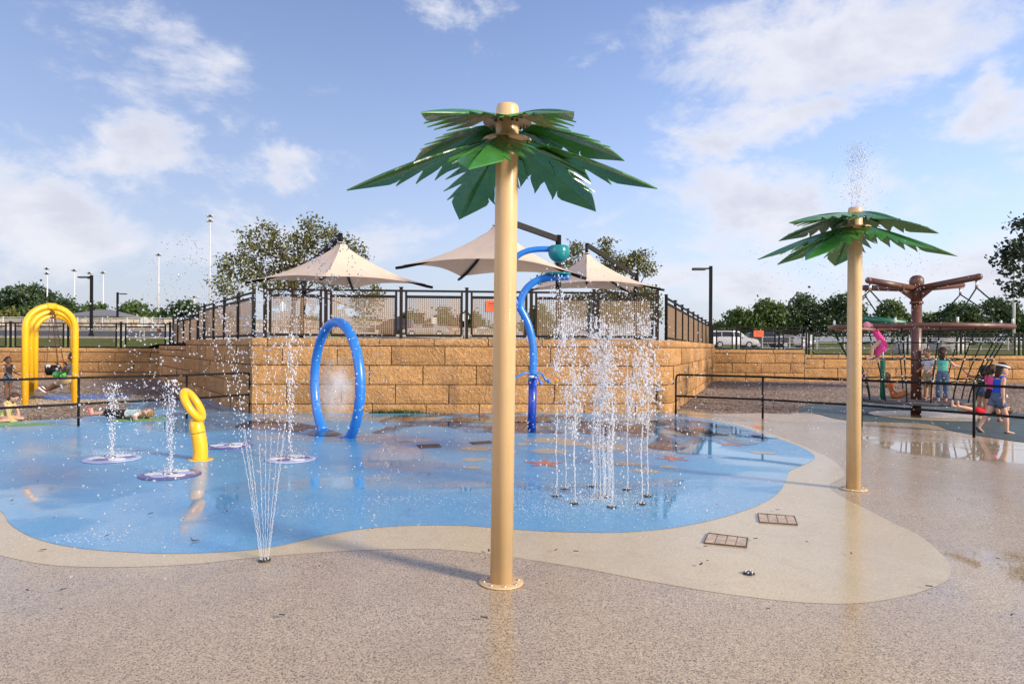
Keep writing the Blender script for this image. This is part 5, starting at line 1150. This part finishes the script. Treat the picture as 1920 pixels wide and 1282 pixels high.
# right group
c = G(1868, 812); Hh = 1.34
person('person in blue tank top, denim shorts and white headband walking past the handrail', Hh, (c.x + .02, c.y, .50 * Hh), R(-8), {'torso': (.10, 0, 1), 'head': (.30, 0, 1), 'face': (1, -.25, -.25), 'legL': ((-.45, 0, -1), (-.62, 0, -1)), 'legR': ((.36, 0, -1), (.06, 0, -1)), 'armR': ((-.12, -.08, -1), (.06, -.02, -1)), 'armL': ((-.1, .1, -1), (.15, 0, -1)), 'footL': (.75, 0, -.5)},
       {'top': (blue_c, 0, -.04, .27), 'bottom': (denim, .5), 'hair': 'bob', 'band': M['white'], 'shoes': shoe_d, 'extra': {'waist_pouch': (M['white'], lambda m2, P0, T, S, Fw, h: m2.bar(P0 + T * .045 * h - S * .07 * h + Fw * .085 * h, P0 + T * .045 * h + S * .07 * h + Fw * .085 * h, .02 * h, .035 * h))}}, SK['light'], HR['dark'])
c = G(1860, 790); Hh = 1.24
person('person in pink top and white sleeves with dark curly ponytail behind the blue tank top', Hh, (c.x, c.y, .51 * Hh), R(15), {'face': (1, .3, 0), 'armR': ((.5, -.2, .2), (.5, .2, .9)), 'legL': ((-.2, .0, -1), (-.15, 0, -1)), 'legR': ((.25, 0, -1), (.2, 0, -1))}, {'top': (pink_c, .5, -.03, .27), 'bottom': (dk, .42), 'hair': 'pony', 'shoes': shoe_d}, SK['tan'], HR['dark'])
c = G(1841, 779); Hh = 1.20
person('person in black tank top reaching an arm back towards the rope net', Hh, (c.x, c.y, .50 * Hh), R(20), {'face': (.5, .8, 0), 'armL': ((-.65, .25, .05), (-.7, .3, .75)), 'torso': (.05, 0, 1), 'legR': ((.12, 0, -1), (.05, 0, -1))}, {'top': (dk, 0, -.04, .27), 'bottom': (denim, .4), 'hair': 'bob', 'shoes': shoe_d}, SK['tan'], HR['dark'])
c = D(1846, 772, 15.3)
person('person in red shorts lying back with feet up on the net climber deck', 1.28, (c.x - .05, 15.3, .20), R(180), {'torso': (-1, 0, .06), 'side': (0, 1, 0), 'head': (-1, 0, .15), 'face': (0, 0, 1), 'legL': ((1, .1, .22), (1, 0, .22)), 'legR': ((1, -.1, .18), (1, 0, .24)), 'armL': ((.2, .9, -.1), (.6, .5, -.1)), 'armR': ((.2, -.9, -.1), (.6, -.5, -.1))}, {'top': (dk, .5, -.02, .27), 'bottom': (red_c, .85), 'hair': 'short'}, SK['light'], HR['brown'])
Hh = 1.24; c = D(1767, 750, 15.85)
person('person in teal top and jeans standing on the net deck with an arm held out', Hh, (c.x, 15.85, CLZ + .03 + .515 * Hh), R(75), {'ground': CLZ + .03, 'face': (.8, -.7, 0), 'armR': ((.15, -.7, -.75), (.1, -1, -.12)), 'armL': ((.2, .2, -1), (.6, 0, -.6)), 'legL': ((.05, .05, -1), (-.05, 0, -1))}, {'top': (teal_c, 0, -.06, .27), 'bottom': (denim, 1.75), 'hair': 'bob'}, SK['light'], HR['brown'])
Hh = 1.22; c = D(1741, 744, 16.55)
person('person in white t-shirt and khaki shorts looking down on the net deck', Hh, (c.x, 16.55, CLZ + .03 + .515 * Hh), R(200), {'ground': CLZ + .03, 'head': (.45, 0, 1), 'face': (1, .2, -.5), 'armL': ((.1, .25, -1), (.8, -.1, -.4)), 'armR': ((.1, -.25, -1), (.7, .2, -.3))}, {'top': (white_c, .62, -.05, .28), 'bottom': (khaki, .95), 'hair': 'short', 'shoes': shoe_d}, SK['tan'], HR['brown'])
c = D(1668, 738, 17.0)
person('person in orange sitting on the net deck behind the green post', 1.15, (c.x + .12, 17.0, CLZ + .11), R(-10), {'ground': CLZ + .03, 'torso': (-.35, 0, 1), 'face': (.6, .8, 0), 'legL': ((.95, .25, .18), (.95, .1, -.16)), 'legR': ((.95, -.2, .3), (.9, 0, -.35)), 'armL': ((-.4, .3, -.8), (-.2, .1, -1)), 'armR': ((.3, -.2, -1), (.5, 0, -.4))}, {'top': (orange_c, .5, -.04, .27), 'bottom': (orange_c, .9), 'hair': 'short', 'shoes': shoe_d}, SK['light'], HR['blond'])
c = D(1655, 640, 15.6)
person('person in pink dress climbing the net and leaning over its brown hoop', 1.05, (c.x, 15.65, c.z + .03), R(165), {'ground': 1.29, 'torso': (.55, 0, .8), 'head': (.9, 0, .5), 'face': (.6, .2, -.6), 'legR': ((.1, -.05, -1), (.25, 0, -1)), 'legL': ((.75, .1, -.55), (.1, 0, -1)), 'armL': ((.9, .1, .05), (.8, 0, .1)), 'armR': ((.9, -.1, .05), (.8, 0, .1))}, {'dress': (pink_c, .27, 1.25, .26), 'hair': 'bob'}, SK['light'], cloth((.72, .28, .38), 'pink_hood'))
c = D(1607, 745, 16.9)
person('person in purple mostly hidden behind the far palm trunk', 1.15, (c.x, 16.9, CLZ * 0 + .60), R(0), {'ground': 0, 'face': (1, 0, 0), 'armL': ((.7, .1, .1), (.7, 0, .5)), 'armR': ((.5, -.1, -.6), (.7, 0, .2))}, {'top': (purple_c, .6, -.05, .28), 'bottom': (dk, .9), 'hair': 'bob', 'shoes': shoe_d}, SK['light'], HR['dark'])
# left group
c = G(15, 747); Hh = 1.20
person('person in black tank top and blue shorts with beaded braids standing by the arch swing', Hh, (c.x, c.y, .515 * Hh), R(-15), {'face': (1, -.2, -.1), 'armR': ((.35, -.15, -1), (.9, .1, -.35)), 'armL': ((.3, .1, -1), (.9, 0, -.3))}, {'top': (dk, 0, -.03, .27), 'bottom': (denim, .42), 'hair': 'braids', 'shoes': shoe_d}, SK['brown'], HR['black'])
c = D(133, 712, 19.6); BOY = person('person in grey t-shirt and khaki shorts riding a swing with legs stretched out', 1.52, (c.x, 19.6, c.z + .02), R(184), {'ground': 0, 'torso': (-.12, 0, 1), 'head': (.1, 0, 1), 'face': (1, .2, -.15), 'legL': ((.95, .08, -.28), (.80, 0, -.62)), 'legR': ((.95, -.05, -.36), (.86, 0, -.5)), 'armL': ((.62, .15, -.75), (.62, .05, .78)), 'armR': ((.62, -.15, -.75), (.62, -.05, .78)), 'footL': (.75, 0, .65), 'footR': (.75, 0, .65)},
       {'top': (grey_c, .75, -.05, .28), 'bottom': (khaki, 1.02), 'hair': 'short', 'shoes': paint('white_trainer', (.7, .66, .62), .6)}, SK['brown'], HR['black'])
sw = thing('belt_swing', 'green round swing seat on chains carrying the rider in grey', 'swing', D(122, 706, 19.6)); so = Vector(sw.location)
mb = MB(); mb.ball(Vector((-.12, 0, .06)), (.22, .2, .13), 14, 8); mb.build('seat', paint('green_ball_plastic', (.06, .36, .05), .4), sw)
for k_, sg in enumerate((-1, 1)):
    mb = MB(); chain(mb, Vector((-.08, .14 * sg, .1)), ARC[0] + (ARC[1] - ARC[0]) * .25 + Vector((.03, .06 * sg, -.1)) - so, 30); mb.build('chain', M['rust'], sw)
c = G(14, 790)
person('person in yellow and green dress sitting on the blue surface and leaning on one hand', 1.10, (c.x - .05, c.y, .10), R(-5), {'torso': (.30, 0, .95), 'head': (.75, 0, .65), 'face': (.8, -.1, -.5), 'armR': ((.45, -.15, -.9), (.25, 0, -1)), 'armL': ((.35, .2, -.9), (.2, .1, -1)), 'legL': ((.85, .35, -.12), (-.75, .45, -.08)), 'legR': ((.8, -.4, -.12), (-.75, -.3, -.06)), 'hang': (.55, 0, -.35)}, {'dress': (ygd, .27, 1.05, .13), 'hair': 'bob'}, SK['light'], HR['brown'])
c = G(228, 786)
person('person in tie-dye shirt and black shorts lying flat on the blue surface', 1.30, (c.x - .02, c.y + .05, .11), R(180), {'torso': (-1, -.08, .05), 'side': (.08, -1, 0), 'head': (-1, 0, .12), 'face': (0, .5, .9), 'legL': ((1, .10, .02), (1, .06, -.05)), 'legR': ((1, -.12, .10), (1, -.05, -.10)), 'armL': ((-.2, -.1, -.2), (-.8, .55, -.1)), 'armR': ((-.2, .9, -.25), (-.6, .7, -.05)), 'footL': (.3, .1, 1), 'footR': (.3, -.2, 1)}, {'top': (tie, .75, -.04, .28), 'bottom': (dk, 1.0), 'hair': 'long', 'shoes': sandal}, SK['light'], HR['blond'])

# =================================================================== WATER
_ico = None
def drops(name, label, pts, rad, mat, stretch=None, seed=0):
    global _ico
    if _ico is None:
        bm = bmesh.new(); bmesh.ops.create_icosphere(bm, subdivisions=1, radius=1); bm.verts.ensure_lookup_table(); _ico = (np.array([v.co[:] for v in bm.verts]), np.array([[v.index for v in f.verts] for f in bm.faces])); bm.free()
    rs = np.random.RandomState(seed); V, Fc = _ico; pts = np.asarray(pts, float); n = len(pts); rad = np.broadcast_to(np.asarray(rad, float), (n,))
    st = np.ones((n, 3)) if stretch is None else np.asarray(stretch)
    jit = 1 + .3 * rs.normal(size=(n, len(V), 1)).clip(-1, 1) * .6
    co = pts[:, None, :] + V[None] * rad[:, None, None] * st[:, None, :] * jit
    fi = (Fc[None] + (np.arange(n) * len(V))[:, None, None]).reshape(-1)
    me = bpy.data.meshes.new(name); me.vertices.add(n * len(V)); me.vertices.foreach_set('co', co.ravel()); k = n * len(Fc)
    me.loops.add(k * 3); me.loops.foreach_set('vertex_index', fi); me.polygons.add(k); me.polygons.foreach_set('loop_start', np.arange(k) * 3); me.polygons.foreach_set('loop_total', np.full(k, 3)); me.polygons.foreach_set('use_smooth', np.ones(k, bool)); me.update(calc_edges=True); me.materials.append(mat)
    return link(name, me, None, label=label, cat='water', kind='stuff')
rs = np.random.RandomState(11); g = 9.81
# fan of jets from the deck nozzle
P, Rd, St = [], [], []; P2, R2 = [], []
for k in range(10):
    a = 2 * math.pi * (k + .3) / 10; vh = .80 + .16 * math.sin(k * 2.1); v = np.array([vh * math.cos(a) - .12, vh * math.sin(a), 6.4 + .5 * math.sin(k * 1.7)]); o = np.array([NF.x + .03 * math.cos(a), NF.y + .03 * math.sin(a), .02]); T_ = 2 * v[2] / g
    t_ = .0
    while t_ < T_ * .98:
        sp = .004 + .10 * (t_ / T_) ** 1.6; p = o + v * t_ - np.array([0, 0, .5 * g * t_ * t_]) + rs.normal(size=3) * sp * np.array([1, 1, .7]); vz = abs(v[2] - g * t_)
        if t_ < .16: P.append(o + v * t_ - np.array([0, 0, .5 * g * t_ * t_]) + rs.normal(size=3) * .002); Rd.append(.0013); St.append((1, 1, 11)); t_ += .0026
        elif t_ < .46: P.append(p); Rd.append(rs.uniform(.0022, .0046)); St.append((1, 1, 1 + vz * .4)); t_ += .0034 + rs.random() * .005
        elif rs.random() < .8: P2.append(p); R2.append(rs.uniform(.004, .0085)); t_ += .0075
        else: t_ += .0075
drops('fan_spray', 'thin fan of white water jets rising from the deck nozzle', P, Rd, M['foam'], St, 1)
for i in range(420):   # drifting drops thrown clear of the fan
    t_ = rs.uniform(.35, 1.2); a = rs.uniform(0, 2 * math.pi); vh = rs.uniform(.5, 1.7); P2.append((NF.x + vh * t_ * math.cos(a) - .5 * t_, NF.y + .6 * vh * t_ * math.sin(a), max(.03, (6.3 * t_ - .5 * g * t_ * t_) * rs.uniform(.85, 1.05)))); R2.append(rs.uniform(.004, .0085))
drops('spray_drops', 'loose clear drops scattered in the air above the fan jets', P2, R2, M['water'], None, 2)
# central fountain: ring of straight jets and a thick middle bundle, breaking up as they rise
P, Rd, St = [], [], []
def column(o, top, r0, spread, n, solid, clumps):
    n_s = int(solid / .011)
    for i in range(n_s):
        z = solid * i / n_s; P.append(o + np.array([rs.normal() * .003 + .006 * math.sin(z * 9), rs.normal() * .003, z])); Rd.append(r0 * rs.uniform(.85, 1.1)); St.append((1, 1, 5))
    cz = [(rs.uniform(.35, .97) * top, rs.uniform(.03, .10)) for _ in range(clumps)]
    for i in range(n):
        if rs.random() < .62: c_, w = cz[rs.randint(len(cz))]; z = c_ + rs.normal() * w; k = .55
        else: z = rs.uniform(solid * .6, top * 1.02); k = 1
        s_ = .012 + spread * max(0, z / top) ** 1.5 * k; P.append(o + np.array([rs.normal() * s_, rs.normal() * s_, max(.02, z)])); q = rs.random(); Rd.append(.0024 + .0065 * q ** 2.4); St.append((1, 1, rs.uniform(1, 2.0)))
for i, c_ in enumerate(NR): column(np.array(c_), [2.35, 2.2, 2.05, 2.25, 1.7, 2.3, 1.9, 2.1][i], .0042, .075, 430, .95 + .2 * (i % 3), 7)
for i in range(16):
    a = i * 2.4; rr = .075 * math.sqrt((i + .5) / 16); column(np.array([NC.x + rr * 1.6 * math.cos(a), NC.y + rr * 1.6 * math.sin(a), .0]), rs.uniform(1.2, 2.2), .0026, .14, 62, rs.uniform(.45, .9), 3)
for i in range(2000): z = 1.3 + rs.normal() * .55 if rs.random() < .75 else abs(rs.normal()) * .8; P.append((NC.x + rs.normal() * .42, NC.y + rs.normal() * .40, min(max(z, 0), 2.4) + .02)); Rd.append(.0025 + .007 * rs.random() ** 2.5); St.append((1, 1, rs.uniform(1, 1.8)))
for k_ in range(34):   # thick white clots where falling water meets the rising jets
    o_ = np.array(NR[rs.randint(8)]) if rs.random() < .75 else np.array(NC); z0 = rs.uniform(.9, 1.95); cx_ = rs.normal() * .05
    for i in range(46): P.append(o_ + np.array([cx_ + rs.normal() * .035, rs.normal() * .03, z0 + rs.normal() * .11])); Rd.append(.004 + .008 * rs.random() ** 2); St.append((1, 1, rs.uniform(.8, 2.2)))
drops('fountain_spray', 'tall white fountain of vertical jets bursting into drops', P, Rd, M['foam'], St, 3)
# splashes on the floor round the fountain
P = []; Rd = []
for i in range(2600):
    a = rs.uniform(0, 6.28); q = abs(rs.normal()) * .75; P.append((NC.x - .05 + q * math.cos(a) * 1.25, NC.y + q * math.sin(a) * .8 - .15, .012 + rs.exponential(.012))); Rd.append(rs.uniform(.0015, .0045))
for (px, py, w) in ((745, 940, .25), (160, 1010, .3), (1010, 960, .3), (720, 895, .2), (600, 960, .3)):
    c_ = G(px, py)
    for i in range(160): P.append((c_.x + rs.normal() * w, c_.y + rs.normal() * w * .5, .012 + rs.exponential(.008))); Rd.append(rs.uniform(.0015, .004))
drops('floor_splashes', 'white splashes dancing on the blue pad around the jets', P, Rd, M['foam'], None, 4)
# jets on three of the pads
for k_, (c_, top, n, lb) in enumerate(((PADS[0], 1.02, 420, 'white jet rising from the pale pad at the left'), (PADS[1], 1.12, 460, 'white jet rising from the dark violet pad'), (PADS[3], 1.75, 420, 'thin jet rising in front of the hoop from the white pad'))):
    P, Rd, St = [], [], []
    for i in range(n):
        z = top * rs.random() ** .8; s_ = .012 + .045 * (z / top) ** 1.2 + (.10 if rs.random() < .1 else 0); P.append((c_.x + rs.normal() * s_, c_.y + rs.normal() * s_, .05 + z)); Rd.append(.003 + .0085 * rs.random() ** 2); St.append((1, 1, rs.uniform(1, 2.2)))
    for i in range(150): q = abs(rs.normal()) * .2; a = rs.uniform(0, 6.28); P.append((c_.x + q * math.cos(a), c_.y + q * math.sin(a), .05 + rs.exponential(.02))); Rd.append(rs.uniform(.003, .007)); St.append((1, 1, 1))
    drops('pad_jet', lb, P, Rd, M['foam'], St, 5 + k_)
# drops falling everywhere over the pad
P, Rd = [], []
for i in range(1500): Y = rs.uniform(5.2, 14); px = rs.uniform(0, 1330) if rs.random() < .8 else rs.uniform(1330, 1800); z = rs.uniform(.03, 1.9) * rs.random() ** .4; d_ = ray(px, 650); P.append((d_.x * Y, Y, z)); Rd.append(rs.uniform(.0028, .0068) * Y / 8)
drops('falling_drops', 'scattered white water drops falling over the whole splash pad', P, Rd, M['foam'], None, 9)
# far palm: spout from the trunk top, drips from the fronds
P, Rd = [], []; tz = 3.2
for i in range(900):
    t_ = rs.uniform(0, .75); a = rs.uniform(0, 6.28); vh = abs(rs.normal()) * .22; v = 3.75 * rs.uniform(.86, 1.03); P.append((pr.x + .04 * math.cos(a) + vh * t_ * math.cos(a) + .10 * t_, pr.y + vh * t_ * math.sin(a), tz + v * t_ - .5 * g * t_ * t_)); Rd.append(rs.uniform(.003, .0065))
for i in range(900):
    a = rs.uniform(0, 6.28); q = rs.uniform(.35, 1.15); P.append((pr.x + q * math.cos(a), pr.y + q * math.sin(a), rs.uniform(1.3, 2.75) if rs.random() < .75 else rs.uniform(.05, 1.5))); Rd.append(rs.uniform(.003, .006))
drops('palm_spout', 'fine clear drops spouting from and dripping off the far palm', P, Rd, M['water'], None, 10)
# mist inside the hoop
def mist():
    bm = bmesh.new(); bmesh.ops.create_icosphere(bm, subdivisions=3, radius=1); me = bpy.data.meshes.new('mist_cloud'); bm.to_mesh(me); bm.free()
    o = link('mist_cloud', me, None, (HC.x + .02, HC.y - .1, .80), None, 'soft white mist hanging inside the blue hoop', 'mist', None, 'stuff'); o.scale = (.50, .45, .74)
    m_ = bpy.data.materials.new('mist'); m_.use_nodes = True; N = m_.node_tree.nodes; L = m_.node_tree.links; N.remove(N['Principled BSDF']); pv = N.new('ShaderNodeVolumePrincipled'); pv.inputs['Color'].default_value = (.97, .97, .98, 1); pv.inputs['Anisotropy'].default_value = -.2
    tc = N.new('ShaderNodeTexCoord'); ln = N.new('ShaderNodeVectorMath'); ln.operation = 'LENGTH'; L.new(tc.outputs['Object'], ln.inputs[0]); mr = N.new('ShaderNodeMapRange'); mr.interpolation_type = 'SMOOTHSTEP'; L.new(ln.outputs['Value'], mr.inputs[0]); mr.inputs[1].default_value = .95; mr.inputs[2].default_value = .05; mr.inputs[3].default_value = 0; mr.inputs[4].default_value = 1
    nz = N.new('ShaderNodeTexNoise'); nz.inputs['Scale'].default_value = 2.6; nz.inputs['Detail'].default_value = 4; L.new(tc.outputs['Object'], nz.inputs['Vector']); rp = N.new('ShaderNodeMapRange'); L.new(nz.outputs[0], rp.inputs[0]); rp.inputs[1].default_value = .38; rp.inputs[2].default_value = .68; rp.inputs[3].default_value = .1; rp.inputs[4].default_value = 1.0
    mu = N.new('ShaderNodeMath'); mu.operation = 'MULTIPLY'; L.new(mr.outputs[0], mu.inputs[0]); L.new(rp.outputs[0], mu.inputs[1]); m2 = N.new('ShaderNodeMath'); m2.operation = 'MULTIPLY'; L.new(mu.outputs[0], m2.inputs[0]); m2.inputs[1].default_value = 3.8; L.new(m2.outputs[0], pv.inputs['Density']); L.new(pv.outputs[0], N['Material Output'].inputs['Volume']); me.materials.append(m_)
mist()
